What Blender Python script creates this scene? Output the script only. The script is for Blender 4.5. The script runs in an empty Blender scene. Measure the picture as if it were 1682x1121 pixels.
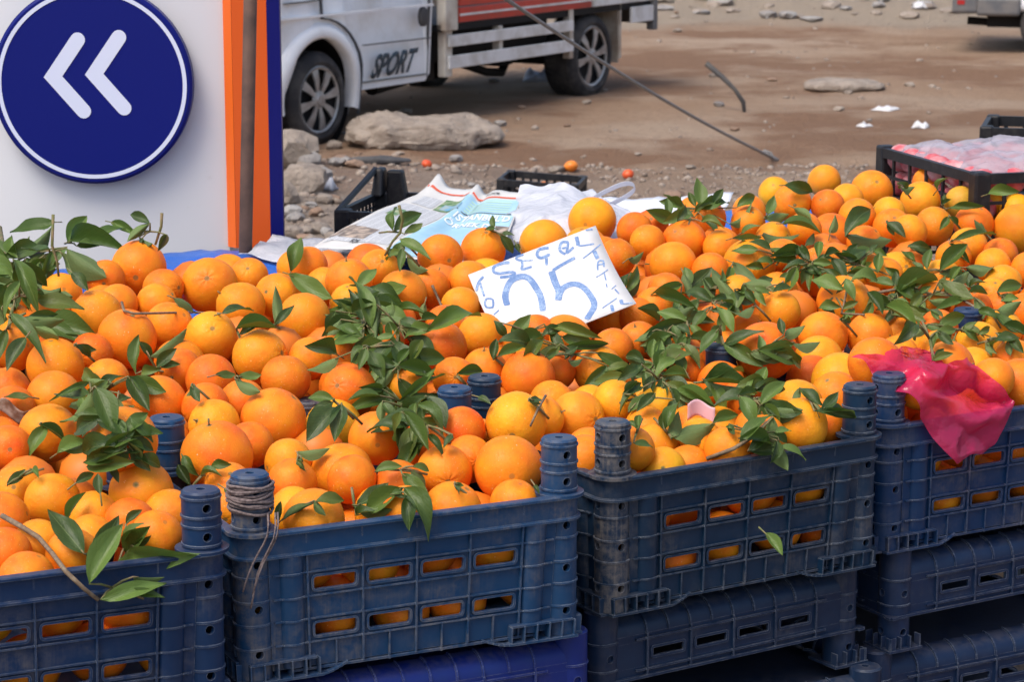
import bpy, bmesh, math, random
import numpy as np
from mathutils import Vector, Matrix, noise as mnoise
random.seed(7); np.random.seed(7)
S = bpy.context.scene; COL = S.collection
# ---------------------------------------------------------------- camera, sky, sun, exposure
FPX, PW, PH, PITCH, CZ = 4111.0, 1682, 1121, 0.2019, 1.65
cd = bpy.data.cameras.new('camera'); cam = bpy.data.objects.new('camera', cd); COL.objects.link(cam)
cam.location = (0, 0, CZ); cam.rotation_euler = (math.pi/2 - PITCH, 0, 0)
cd.sensor_width = 36; cd.lens = FPX/PW*36; cd.clip_start = .05; cd.clip_end = 600
cd.dof.use_dof = True; cd.dof.focus_distance = 3.85; cd.dof.aperture_fstop = 17
S.camera = cam
SUN_AZ, SUN_EL = math.radians(-138), math.radians(58)     # from behind the camera's left shoulder
w = bpy.data.worlds.new('World'); S.world = w; w.use_nodes = True
nt = w.node_tree; bg = nt.nodes['Background']
sky = nt.nodes.new('ShaderNodeTexSky'); sky.sky_type = 'NISHITA'; sky.sun_disc = False
sky.sun_elevation = SUN_EL; sky.sun_rotation = SUN_AZ; sky.dust_density = 4.0; sky.air_density = 1.0; sky.ozone_density = 1.0
nt.links.new(sky.outputs[0], bg.inputs[0]); bg.inputs[1].default_value = 0.15
sd = bpy.data.lights.new('sun', 'SUN'); sun = bpy.data.objects.new('sun', sd); COL.objects.link(sun)
sd.energy = 1.5; sd.angle = math.radians(28); sd.color = (1, .95, .87)
sv = Vector((math.sin(SUN_AZ)*math.cos(SUN_EL), math.cos(SUN_AZ)*math.cos(SUN_EL), math.sin(SUN_EL)))
sun.rotation_euler = (-sv).to_track_quat('-Z', 'Y').to_euler(); sun.location = (-3, -3, 8)
S.view_settings.view_transform = 'Standard'; S.view_settings.look = 'None'
S.view_settings.exposure = 0.5; S.view_settings.gamma = 1.0; S.view_settings.use_curve_mapping = False
S.render.engine = 'CYCLES'

# ---------------------------------------------------------------- helpers
def ray(px, py):
    X = (px-PW/2)/FPX; Y = -(py-PH/2)/FPX
    cp, sp = math.cos(PITCH), math.sin(PITCH)
    return Vector((X, cp + Y*sp, -sp + Y*cp))            # not normalised
CAM = Vector((0, 0, CZ))
def at(px, py, d):                                       # point at forward distance d
    r = ray(px, py); return CAM + r*(d/r.y)
def atz(px, py, z):
    r = ray(px, py); return CAM + r*((z-CZ)/r.z)
def project(p):
    x, y, z = p[0], p[1], p[2]-CZ
    cp, sp = math.cos(PITCH), math.sin(PITCH)
    fw = y*cp - z*sp; up = y*sp + z*cp
    return PW/2 + FPX*x/fw, PH/2 - FPX*up/fw
class MB:
    def __init__(s): s.v = []; s.f = []; s.m = []; s.mi = 0
    def add(s, vs, fs):
        o = len(s.v); s.v += [tuple(p) for p in vs]; s.f += [tuple(i+o for i in f) for f in fs]; s.m += [s.mi]*len(fs)
    def box(s, a, b, M=None):
        x0, y0, z0 = a; x1, y1, z1 = b
        vs = [Vector(p) for p in ((x0,y0,z0),(x1,y0,z0),(x1,y1,z0),(x0,y1,z0),(x0,y0,z1),(x1,y0,z1),(x1,y1,z1),(x0,y1,z1))]
        if M: vs = [M @ p for p in vs]
        s.add(vs, [(0,3,2,1),(4,5,6,7),(0,1,5,4),(1,2,6,5),(2,3,7,6),(3,0,4,7)])
    def hexa(s, q):                                       # 8 points, bottom 4 then top 4
        s.add(q, [(0,3,2,1),(4,5,6,7),(0,1,5,4),(1,2,6,5),(2,3,7,6),(3,0,4,7)])
    def tube(s, pts, r, n=8, cap=True):
        pts = [Vector(p) for p in pts]; rr = r if isinstance(r, (list, tuple)) else [r]*len(pts)
        rings = []; up = Vector((.13, .31, .94))
        for i, p in enumerate(pts):
            t = (pts[min(i+1, len(pts)-1)] - pts[max(i-1, 0)]).normalized()
            a = t.cross(up); a = a.normalized() if a.length > 1e-4 else t.orthogonal().normalized()
            b = t.cross(a)
            rings.append([p + (a*math.cos(2*math.pi*k/n) + b*math.sin(2*math.pi*k/n))*rr[i] for k in range(n)])
        vs = [q for R_ in rings for q in R_]; fs = []
        for i in range(len(pts)-1):
            for k in range(n):
                fs.append((i*n+k, (i+1)*n+k, (i+1)*n+(k+1) % n, i*n+(k+1) % n))
        if cap: fs.append(tuple(range(n))); fs.append(tuple(reversed([len(vs)-n+k for k in range(n)])))
        s.add(vs, fs)
    def lathe(s, prof, n=32, axis='z', M=None, closed=False):   # prof list of (r, h)
        vs = []
        for (r, h) in prof:
            for k in range(n):
                a = 2*math.pi*k/n; c, d = r*math.cos(a), r*math.sin(a)
                p = Vector((c, d, h)) if axis == 'z' else Vector((c, h, d))
                vs.append(M @ p if M else p)
        fs = []; m = len(prof)
        for i in range(m if closed else m-1):
            j = (i+1) % m
            for k in range(n):
                q = (i*n+k, i*n+(k+1) % n, j*n+(k+1) % n, j*n+k)
                fs.append(q if axis == 'z' else tuple(reversed(q)))
        s.add(vs, fs)
    def grid(s, fn, nu, nv):
        vs = [fn(i/nu, j/nv) for j in range(nv+1) for i in range(nu+1)]
        fs = [(j*(nu+1)+i, j*(nu+1)+i+1, (j+1)*(nu+1)+i+1, (j+1)*(nu+1)+i) for j in range(nv) for i in range(nu)]
        s.add(vs, fs)
    def mesh(s, name, mats, smooth=False):
        me = bpy.data.meshes.new(name); me.from_pydata(s.v, [], s.f); me.update()
        for m in (mats if isinstance(mats, (list, tuple)) else [mats]): me.materials.append(m)
        if any(s.m): me.polygons.foreach_set('material_index', s.m)
        if smooth is True: me.polygons.foreach_set('use_smooth', [True]*len(me.polygons))
        elif smooth: me.set_sharp_from_angle(angle=math.radians(smooth)) if hasattr(me, 'set_sharp_from_angle') else None
        if smooth and smooth is not True:
            me.polygons.foreach_set('use_smooth', [True]*len(me.polygons)); me.set_sharp_from_angle(angle=math.radians(smooth))
        return me
    def build(s, name, mats, parent=None, smooth=False, color=None):
        return link(name, s.mesh(name, mats, smooth), parent, color)
def link(name, me, parent=None, color=None):
    o = bpy.data.objects.new(name, me); COL.objects.link(o)
    if parent: o.parent = parent
    if color: o.color = (*color, 1)
    return o
def tag(o, label, cat, group=None, kind=None):
    if label: o['label'] = label
    if cat: o['category'] = cat
    if group: o['group'] = group
    if kind: o['kind'] = kind
    return o
def empty(name, loc=(0,0,0), rz=0, label=None, cat=None, group=None):
    o = bpy.data.objects.new(name, None); COL.objects.link(o); o.empty_display_size = .1
    o.location = loc; o.rotation_euler = (0, 0, rz); tag(o, label, cat, group); return o
def copy_tree(o, parent=None):
    c = o.copy(); COL.objects.link(c); c.parent = parent
    for ch in o.children: copy_tree(ch, c)
    return c
def set_color(o, c):
    o.color = (*c, 1)
    for ch in o.children: set_color(ch, c)
def bevel(o, wd, seg=2, ang=40):
    m = o.modifiers.new('bevel', 'BEVEL'); m.width = wd; m.segments = seg; m.limit_method = 'ANGLE'; m.angle_limit = math.radians(ang); return o
def fbm(x, y, z=0., o=4):
    return mnoise.fractal(Vector((x, y, z)), 1.0, 2.0, o)
def smooth01(a, b, x):
    t = min(1, max(0, (x-a)/(b-a))); return t*t*(3-2*t)

# ---------------------------------------------------------------- materials
def material(name, base=(.5,.5,.5), rough=.6, spec=.5, metal=0):
    m = bpy.data.materials.new(name); m.use_nodes = True
    p = m.node_tree.nodes['Principled BSDF']
    p.inputs['Base Color'].default_value = (*base, 1); p.inputs['Roughness'].default_value = rough
    p.inputs['Specular IOR Level'].default_value = spec; p.inputs['Metallic'].default_value = metal
    return m
class NT:                                                 # tiny node helper
    def __init__(s, m): s.t = m.node_tree; s.p = s.t.nodes['Principled BSDF']; s.out = s.t.nodes['Material Output']
    def n(s, kind, **kw):
        x = s.t.nodes.new('ShaderNode'+kind)
        for k, v in kw.items(): setattr(x, k, v)
        return x
    def l(s, a, b): s.t.links.new(a, b)
    def set(s, sock, v):
        if hasattr(v, 'is_linked') or isinstance(v, bpy.types.NodeSocket): s.l(v, sock)
        elif isinstance(v, tuple) and len(v) == 3 and sock.type == 'RGBA': sock.default_value = (*v, 1)
        else: sock.default_value = v
    def math(s, op, a, b=0.0, clamp=False):
        x = s.n('Math', operation=op, use_clamp=clamp); s.set(x.inputs[0], a); s.set(x.inputs[1], b); return x.outputs[0]
    def mix(s, f, a, b, mode='MIX'):
        x = s.n('Mix', data_type='RGBA', blend_type=mode); s.set(x.inputs[0], f); s.set(x.inputs[6], a); s.set(x.inputs[7], b); return x.outputs[2]
    def noise(s, vec, scale, detail=4, rough=.55, w=None):
        x = s.n('TexNoise'); 
        if w is not None: x.noise_dimensions = '4D'; s.set(x.inputs['W'], w)
        if vec is not None: s.l(vec, x.inputs['Vector'])
        x.inputs['Scale'].default_value = scale; x.inputs['Detail'].default_value = detail; x.inputs['Roughness'].default_value = rough
        return x.outputs['Fac']
    def ramp(s, f, lo, hi):
        x = s.n('MapRange', interpolation_type='SMOOTHSTEP'); s.l(f, x.inputs[0]); x.inputs[1].default_value = lo; x.inputs[2].default_value = hi; return x.outputs[0]
    def obj(s): return s.n('TexCoord').outputs['Object']
    def pos(s): return s.n('NewGeometry').outputs['Position']
    def bump(s, h, strength=.3, dist=.01):
        x = s.n('Bump'); x.inputs['Strength'].default_value = strength; x.inputs['Distance'].default_value = dist
        s.l(h, x.inputs['Height']); s.l(x.outputs[0], s.p.inputs['Normal'])
    def base(s, c): s.set(s.p.inputs['Base Color'], c)
M = {}
def weathered(name, c1, c2, scale, rough=.6, bump=.2, dist=.01, lo=.35, hi=.7, spec=.4, world=True, detail=6):
    m = material(name, c1, rough, spec); t = NT(m)
    v = t.pos() if world else t.obj()
    t.base(t.mix(t.ramp(t.noise(v, scale, detail), lo, hi), c1, c2))
    if bump: t.bump(t.noise(v, scale*4, 6, .65), bump, dist)
    M[name] = m; return m

# orange peel
m = material('orange_peel', (.8,.26,.02), .5, .24); t = NT(m); oi = t.n('ObjectInfo'); v = t.obj()
blot = t.noise(v, 1.3, 3, .5, t.math('MULTIPLY', oi.outputs['Random'], 50))
hs = t.n('HueSaturation'); t.l(oi.outputs['Color'], hs.inputs['Color'])
t.l(t.math('ADD', t.math('MULTIPLY', blot, .06), .470), hs.inputs['Hue'])
fine = t.noise(v, 26, 3, .6)
c = t.mix(t.math('MULTIPLY', t.ramp(fine, .5, .8), .14), hs.outputs[0], (.9,.42,.07))
spot = t.noise(v, 7, 4, .7, t.math('MULTIPLY', oi.outputs['Random'], 80))
c = t.mix(t.math('MULTIPLY', t.ramp(spot, .655, .73), .5), c, (.30,.13,.04))      # brown scuffs
spk = t.noise(v, 19, 1, .4, t.math('MULTIPLY', oi.outputs['Random'], 33))
c = t.mix(t.math('MULTIPLY', t.ramp(spk, .71, .77), .6), c, (.85,.62,.38))        # pale specks
sep = t.n('SeparateXYZ'); t.l(v, sep.inputs[0])
rad = t.math('SQRT', t.math('ADD', t.math('MULTIPLY', sep.outputs[0], sep.outputs[0]), t.math('MULTIPLY', sep.outputs[1], sep.outputs[1])))
stem = t.math('MULTIPLY', t.math('SUBTRACT', 1, t.ramp(rad, .07, .12)), t.math('GREATER_THAN', sep.outputs[2], .3))
c = t.mix(t.math('MULTIPLY', stem, .75), c, (.22,.17,.06))
ring = t.math('MULTIPLY', t.math('SUBTRACT', 1, t.ramp(rad, .06, .11)), t.math('LESS_THAN', sep.outputs[2], -.3))
c = t.mix(t.math('MULTIPLY', ring, .6), c, (.33,.16,.04))
t.base(c)
vo = t.n('TexVoronoi'); t.l(v, vo.inputs['Vector']); vo.inputs['Scale'].default_value = 24
pores = t.math('SUBTRACT', 1, t.ramp(vo.outputs['Distance'], .0, .45))
h = t.math('SUBTRACT', t.math('MULTIPLY', t.noise(v, 3, 3), .6), t.math('MULTIPLY', pores, .16)); t.bump(h, .5, .004)
t.l(t.math('ADD', t.math('MULTIPLY', t.noise(v, 5, 4), .22), .38), t.p.inputs['Roughness'])
t.p.inputs['Subsurface Weight'].default_value = .05; t.p.inputs['Subsurface Radius'].default_value = (1.0,.35,.08); t.p.inputs['Subsurface Scale'].default_value = .006
M['peel'] = m
weathered('calyx', (.16,.17,.05), (.32,.26,.12), 300, .8, .3, .001)
weathered('stem', (.13,.15,.045), (.24,.17,.09), 90, .7, .3, .001)
weathered('bark_twig', (.16,.11,.07), (.26,.20,.13), 120, .8, .4, .001)

# citrus leaf: glossy dark upper side, pale underside, midrib and side veins
m = material('leaf', (.05,.12,.025), .42, .38); t = NT(m); oi = t.n('ObjectInfo'); v = t.obj(); geo = t.n('NewGeometry')
sep = t.n('SeparateXYZ'); t.l(v, sep.inputs[0])
ay = t.math('ABSOLUTE', sep.outputs[1])
rib = t.math('SUBTRACT', 1, t.ramp(ay, .004, .022))
wv = t.math('SINE', t.math('MULTIPLY', t.math('SUBTRACT', sep.outputs[0], t.math('MULTIPLY', ay, .9)), 62))
vein = t.math('MULTIPLY', t.ramp(wv, .86, 1.0), .30)
n1 = t.noise(v, 4, 4, .6, t.math('MULTIPLY', oi.outputs['Random'], 40))
c = t.mix(t.math('MULTIPLY', t.ramp(n1, .35, .75), .45), oi.outputs['Color'], (.09,.15,.035))
c = t.mix(t.math('MULTIPLY', t.math('MAXIMUM', rib, vein), .5), c, (.20,.27,.09))
bl = t.noise(v, 9, 3, .6, t.math('MULTIPLY', oi.outputs['Random'], 70))
c = t.mix(t.math('MULTIPLY', t.ramp(bl, .70, .76), .6), c, (.22,.17,.06))
under = t.mix(.6, c, (.17,.24,.085))
t.base(t.mix(geo.outputs['Backfacing'], c, under))
t.l(t.math('ADD', t.math('MULTIPLY', geo.outputs['Backfacing'], .25), .40), t.p.inputs['Roughness'])
t.bump(t.math('SUBTRACT', t.noise(v, 14, 3), t.math('MULTIPLY', t.math('MAXIMUM', rib, vein), .5)), .25, .004)
tr = t.n('BsdfTranslucent'); t.set(tr.inputs[0], (.14,.24,.03)); mx = t.n('MixShader'); mx.inputs[0].default_value = .18
t.l(t.p.outputs[0], mx.inputs[1]); t.l(tr.outputs[0], mx.inputs[2]); t.l(mx.outputs[0], t.out.inputs[0])
M['leaf'] = m

# crate plastic: colour from the object, dusty film, worn pale edges
def crate_mat(name, dust, edge):
    m = material(name, (.02,.05,.12), .42, .28); t = NT(m); oi = t.n('ObjectInfo'); v = t.obj(); geo = t.n('NewGeometry')
    r50 = t.math('MULTIPLY', oi.outputs['Random'], 50)
    big = t.noise(v, 9, 5, .6, r50); sml = t.noise(v, 70, 5, .7, r50)
    bv = t.n('Bevel'); bv.samples = 4; bv.inputs[0].default_value = .0016
    dp = t.n('VectorMath', operation='DOT_PRODUCT'); t.l(bv.outputs[0], dp.inputs[0]); t.l(geo.outputs['Normal'], dp.inputs[1])
    ed = t.math('SUBTRACT', 1, t.ramp(dp.outputs['Value'], .80, .985))
    ed = t.math('MULTIPLY', ed, t.ramp(sml, .32, .62))
    mp = t.n('Mapping'); mp.inputs['Scale'].default_value = (260, 260, 12); t.l(v, mp.inputs[0])
    streak = t.noise(mp.outputs[0], 1.0, 3, .6)
    d = t.math('MULTIPLY', t.ramp(t.math('ADD', big, t.math('MULTIPLY', t.math('SUBTRACT', oi.outputs['Alpha'], .5), .22)), .46, .70), t.math('ADD', t.math('MULTIPLY', t.ramp(sml, .35, .65), .55), t.math('MULTIPLY', t.ramp(streak, .45, .75), .35)))
    sp = t.n('SeparateXYZ'); t.l(geo.outputs['Normal'], sp.inputs[0])
    up = t.math('MULTIPLY', t.ramp(sp.outputs[2], .5, .95), .22)
    d = t.math('MAXIMUM', t.math('MULTIPLY', t.math('MINIMUM', d, .75), t.math('MULTIPLY', oi.outputs['Alpha'], dust)), t.math('MULTIPLY', up, t.ramp(sml, .35, .6)))
    c = t.mix(t.math('MULTIPLY', t.ramp(t.noise(v, 22, 4, .6, r50), .3, .8), .25), oi.outputs['Color'], (.018,.05,.11))
    c = t.mix(d, c, (.165,.145,.13))
    c = t.mix(t.math('MULTIPLY', ed, edge), c, (.30,.33,.37))
    t.base(c)
    t.l(t.math('ADD', t.math('MULTIPLY', d, .4), t.math('ADD', t.math('MULTIPLY', sml, .2), .30)), t.p.inputs['Roughness'])
    t.bump(t.math('ADD', t.math('MULTIPLY', sml, .4), big), .15, .002)
    M[name] = m; return m
crate_mat('crate_plastic', 1.0, .60)
m = material('black_plastic', (.012,.012,.015), .45, .4); t = NT(m); v = t.pos()
t.base(t.mix(t.math('MULTIPLY', t.ramp(t.noise(v, 30, 5, .7), .45, .75), .5), (.010,.010,.013), (.06,.055,.05))); M['black_plastic'] = m

# ground
m = material('dirt', (.3,.2,.14), .95, .15); t = NT(m); v = t.pos()
sep = t.n('SeparateXYZ'); t.l(v, sep.inputs[0])
mp = t.n('Mapping'); mp.inputs['Scale'].default_value = (.55, .62, 1); mp.inputs['Rotation'].default_value = (0, 0, -.12); t.l(v, mp.inputs[0])
bandn = t.noise(mp.outputs[0], 1.1, 6, .6)
tan = t.mix(t.ramp(t.noise(v, .45, 4), .35, .7), (.41,.27,.178), (.51,.38,.28))
c = t.mix(t.ramp(bandn, .43, .60), tan, (.30,.178,.112))
grey = t.mix(t.ramp(t.noise(v, 2.6, 6, .7), .35, .7), (.43,.365,.31), (.32,.26,.215))
near = t.math('SUBTRACT', 1, t.ramp(t.math('ADD', sep.outputs[1], t.math('MULTIPLY', t.noise(v, .6, 5), 6.0)), 13.2, 17.4))
right = t.ramp(t.math('ADD', sep.outputs[0], t.math('MULTIPLY', t.noise(v, .8, 4), 1.2)), .7, 1.7)
c = t.mix(t.math('MULTIPLY', near, t.math('SUBTRACT', .85, t.math('MULTIPLY', right, .6))), c, grey)
far = t.ramp(t.math('ADD', sep.outputs[1], t.math('MULTIPLY', t.noise(v, .5, 4), 3.0)), 28.3, 29.8)
c = t.mix(far, c, (.42,.34,.26))
speck = t.noise(v, 24, 5, .75)
c = t.mix(t.math('MULTIPLY', t.ramp(speck, .60, .72), .5), c, (.46,.40,.33))
c = t.mix(t.math('MULTIPLY', t.ramp(t.noise(v, 9, 5, .7), .58, .75), .45), c, (.15,.10,.07))
t.base(c); t.bump(t.math('ADD', t.noise(v, 8, 8, .7), t.math('MULTIPLY', t.noise(v, 45, 5, .7), .4)), 1.0, .10); M['dirt'] = m
weathered('stone', (.42,.35,.29), (.27,.22,.18), 7, .9, 1.0, .04)
weathered('stone_grey', (.34,.32,.30), (.22,.20,.19), 6, .9, .7, .03)
weathered('stone_brown', (.30,.20,.14), (.20,.13,.09), 6, .9, .7, .03)
weathered('pebble', (.32,.265,.22), (.20,.145,.11), 14, .9, .4, .01)
weathered('dark_rubber', (.02,.02,.022), (.05,.047,.045), 12, .7, .3, .004)
weathered('slate_dark', (.05,.05,.055), (.09,.085,.08), 9, .8, .4, .01)
# vehicles
m = material('white_paint', (.70,.74,.79), .35, .5); t = NT(m); v = t.pos()
sep = t.n('SeparateXYZ'); t.l(t.obj(), sep.inputs[0])
dirtm = t.math('MULTIPLY', t.ramp(t.noise(v, 3.5, 6, .7), .42, .75), .38)
low = t.math('MULTIPLY', t.math('SUBTRACT', 1, t.ramp(t.math('ADD', sep.outputs[2], t.math('MULTIPLY', t.noise(v, 6, 4), .3)), .42, .75)), .35)
t.base(t.mix(t.math('MAXIMUM', dirtm, low), (.84,.86,.89), (.50,.46,.42))); M['white_paint'] = m
weathered('cream_paint', (.58,.54,.47), (.34,.27,.21), 5, .55, .1, .004)
weathered('rail_paint', (.70,.70,.70), (.50,.48,.45), 6, .5, .1, .003)
weathered('red_paint', (.50,.045,.025), (.38,.05,.03), 6, .5, .1, .003)
M['tyre'] = weathered('tyre', (.022,.022,.025), (.065,.06,.057), 9, .85, .3, .003)
weathered('hubcap', (.40,.40,.40), (.27,.25,.24), 12, .35, .1, .001); M['hubcap'].node_tree.nodes['Principled BSDF'].inputs['Metallic'].default_value = .5
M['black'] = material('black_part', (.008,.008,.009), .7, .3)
M['seam'] = material('panel_seam', (.10,.10,.105), .8, .2)
M['letter'] = material('door_letter', (.035,.055,.075), .5, .4)
weathered('bumper_grey', (.11,.115,.125), (.17,.16,.155), 7, .6, .1, .003)
M['glass_dark'] = material('window_glass', (.02,.025,.03), .05, .6)
M['lamp_red'] = material('lamp_red', (.4,.02,.02), .3, .5)
# sign
m = material('sign_white', (.66,.67,.69), .38, .45); t = NT(m); v = t.pos()
t.base(t.mix(t.math('MULTIPLY', t.ramp(t.noise(v, 14, 6, .75), .62, .78), .25), (.66,.67,.69), (.46,.44,.42))); M['sign_white'] = m
m = material('sign_navy', (.010,.014,.16), .4, .2); t = NT(m); v = t.pos()
t.base(t.mix(t.math('MULTIPLY', t.ramp(t.noise(v, 30, 5, .7), .6, .8), .15), (.004,.009,.150), (.02,.03,.18))); M['sign_navy'] = m
M['sign_blue'] = material('sign_blue', (.006,.008,.13), .4, .2)
M['sign_print'] = material('sign_print', (.66,.70,.84), .4, .4)
M['sign_orange'] = material('sign_orange', (.80,.135,.012), .4, .45)
M['sign_orange_dark'] = material('sign_orange_face', (.66,.095,.008), .4, .45)
weathered('rust', (.115,.065,.048), (.065,.038,.03), 16, .75, .3, .002)
weathered('steel_cable', (.27,.26,.255), (.19,.18,.175), 60, .6, .4, .002)
# cloth, paper, plastics
m = material('tarp_blue', (.02,.11,.46), .38, .5); t = NT(m); v = t.pos()
t.base(t.mix(t.math('MULTIPLY', t.ramp(t.noise(v, 8, 5, .7), .45, .75), .4), (.02,.12,.50), (.05,.14,.36))); t.bump(t.noise(v, 14, 5, .6), .5, .02); M['tarp'] = m
m = material('white_sheet', (.82,.83,.87), .45, .4); t = NT(m); t.bump(t.noise(t.pos(), 22, 5, .6), .5, .015); M['white_sheet'] = m
def film(name, c, alpha, rough=.22, bumpd=.012, sc=26):
    m = material(name, c, rough, .5); t = NT(m); v = t.pos()
    nb = t.noise(v, sc, 4, .55); t.bump(nb, .8, bumpd)
    tr = t.n('BsdfTranslucent'); t.set(tr.inputs[0], c); tp = t.n('BsdfTransparent'); t.set(tp.inputs[0], tuple(min(1, x*.3+.7*x**.3) for x in c))
    a = t.n('MixShader'); a.inputs[0].default_value = .35; t.l(t.p.outputs[0], a.inputs[1]); t.l(tr.outputs[0], a.inputs[2])
    b = t.n('MixShader'); b.inputs[0].default_value = alpha; t.l(a.outputs[0], b.inputs[1]); t.l(tp.outputs[0], b.inputs[2]); t.l(b.outputs[0], t.out.inputs[0])
    M[name] = m; return m
film('pink_film', (.80,.045,.17), .38, .10, .010, 26); M['pink_film'].node_tree.nodes['Principled BSDF'].inputs['Specular IOR Level'].default_value = .9
film('clear_film', (.70,.72,.80), .55, .18)
film('white_film', (.78,.80,.86), .06)
m = material('card', (.66,.65,.63), .65, .3); t = NT(m); v = t.pos()
t.base(t.mix(t.math('MULTIPLY', t.ramp(t.noise(v, 16, 5, .7), .45, .75), .22), (.68,.67,.66), (.50,.46,.41))); M['card'] = m
m = material('card_paint', (.05,.13,.38), .55, .3); t = NT(m); v = t.obj()
mp = t.n('Mapping'); mp.inputs['Scale'].default_value = (320, 320, 60); t.l(t.pos(), mp.inputs[0])
st = t.ramp(t.noise(mp.outputs[0], 1, 3, .6), .30, .72)
bl = t.noise(t.pos(), 34, 4, .6)
c = t.mix(t.math('MULTIPLY', st, t.ramp(bl, .25, .75)), (.12,.21,.42), (.46,.58,.76)); t.base(c); M['card_paint'] = m
m = material('newsprint', (.56,.56,.55), .8, .2); t = NT(m); v = t.pos()
t.base(t.mix(t.math('MULTIPLY', t.ramp(t.noise(v, 12, 4), .4, .7), .35), (.58,.58,.57), (.48,.48,.47))); M['newsprint'] = m
m = material('print_text', (.5,.5,.5), .8, .2); t = NT(m)                          # unreadable columns of small print
uv = t.n('TexCoord').outputs['UV']; sp = t.n('SeparateXYZ'); t.l(uv, sp.inputs[0])
lin = t.ramp(t.math('SINE', t.math('MULTIPLY', sp.outputs[1], 520)), -.1, .5)
colm = t.ramp(t.math('SINE', t.math('MULTIPLY', sp.outputs[0], 100)), -.93, -.8)
mp = t.n('Mapping'); mp.inputs['Scale'].default_value = (420, 84, 1); t.l(uv, mp.inputs[0])
word = t.ramp(t.noise(mp.outputs[0], 1, 2, .7), .38, .5)
t.base(t.mix(t.math('MULTIPLY', t.math('MULTIPLY', lin, colm), t.math('MULTIPLY', word, .62)), (.52,.54,.57), (.13,.14,.16))); M['print_text'] = m
M['print_cyan'] = weathered('print_cyan', (.30,.51,.65), (.37,.57,.69), 18, .8, 0)
M['print_white'] = material('print_white', (.78,.82,.85), .8, .2)
M['print_red'] = material('print_red', (.62,.12,.07), .8, .2)
M['print_black'] = material('print_black', (.05,.05,.055), .8, .2)
weathered('print_photo_green', (.06,.17,.07), (.36,.40,.25), 45, .8, 0)
weathered('print_photo_blue', (.10,.32,.50), (.40,.42,.36), 40, .8, 0)
weathered('print_photo_mix', (.14,.12,.11), (.50,.40,.32), 50, .8, 0)
M['print_yellow'] = material('print_yellow', (.42,.62,.50), .8, .2)
weathered('twine', (.22,.17,.165), (.11,.085,.085), 260, .9, .6, .001, world=False)
weathered('wood', (.24,.16,.10), (.15,.10,.065), 12, .75, .2, .003)
weathered('pink_produce', (.55,.08,.10), (.66,.40,.40), 22, .45, 0)
weathered('tomato', (.62,.07,.02), (.66,.14,.03), 30, .4, 0)
weathered('tangerine', (.74,.19,.02), (.78,.25,.03), 30, .4, 0)
weathered('litter_white', (.70,.70,.72), (.55,.54,.53), 20, .6, .2, .005)
weathered('litter_grey', (.36,.38,.44), (.50,.52,.58), 14, .5, .3, .01)

# ---------------------------------------------------------------- ground
def gz(x, y):
    drop = -.47*smooth01(11.6, 15.8, y + .8*fbm(x*.3, y*.3, 3))
    far = .30*smooth01(28.0, 31.5, y + 1.2*fbm(x*.2, 7.7)) - .25*smooth01(33, 50, y)
    rough = (.05*fbm(x*.9, y*.9, 1.5) + .030*fbm(x*3.1, y*3.1, 9.5))*smooth01(6.5, 9, y)*(1-.6*smooth01(15.5, 18, y)*(1-smooth01(26, 29, y)))
    mound = .10*math.exp(-((x+1.0)/.7)**2 - ((y-11.0)/1.2)**2)
    return drop + far + rough + mound
def ground_at(px, py):
    r = ray(px, py); d = 6.0
    for _ in range(2200):
        p = CAM + r*(d/r.y)
        if p.z <= gz(p.x, p.y): return p
        d += .02
    return p
ys = list(np.concatenate([np.linspace(-60, 6, 12), np.arange(6.3, 20, .085), np.arange(20, 36, .2), np.geomspace(37, 560, 26)]))
NX = 150
mb = MB(); vs = []
for y in ys:
    half = 400 if y > 100 else (max(3.0, y*.26+1.4) if 6 < y < 36.5 else 60)
    for i in range(NX+1):
        s_ = -1 + 2*i/NX
        x = half*s_
        if 6 < y < 36.5 and i in (0, NX): x = (60 if i else -60)
        vs.append((x, y, gz(x, y) if abs(x) < 12 else gz(12 if x > 0 else -12, y)))
mb.add(vs, [(j*(NX+1)+i, j*(NX+1)+i+1, (j+1)*(NX+1)+i+1, (j+1)*(NX+1)+i) for j in range(len(ys)-1) for i in range(NX)])
o = mb.build('ground', M['dirt'], smooth=True); tag(o, 'brown bare dirt ground with ruts and gravel behind the stall', None, kind='structure'); o['category'] = 'ground'

# stones
def stone_mesh(seed, sub=2, flat=.65, rough=.35):
    bm = bmesh.new(); bmesh.ops.create_icosphere(bm, subdivisions=sub, radius=1)
    for v_ in bm.verts:
        p = v_.co.copy(); k = 1 + rough*mnoise.noise(p*1.1 + Vector((seed*7.3, 0, 0))) + rough*.5*mnoise.noise(p*2.7 + Vector((0, seed*3.1, 0))) + rough*.18*mnoise.noise(p*7 + Vector((0, seed*3.1, 0)))
        q = Vector((round(p.x*2.2)/2.2, round(p.y*2.2)/2.2, round(p.z*2.2)/2.2)); p = p.lerp(q, .25)
        v_.co = Vector((p.x*k, p.y*k, p.z*k*flat))
    me = bpy.data.meshes.new('stone'); bm.to_mesh(me); bm.free()
    me.polygons.foreach_set('use_smooth', [True]*len(me.polygons)); me.set_sharp_from_angle(angle=math.radians(32)); return me
SM = {k: [] for k in ('stone', 'stone_grey', 'stone_brown')}
for k in SM:
    for s_ in range(4):
        me = stone_mesh(s_+hash(k) % 5*0+len(k)); me.materials.append(M[k]); SM[k].append(me)
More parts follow.
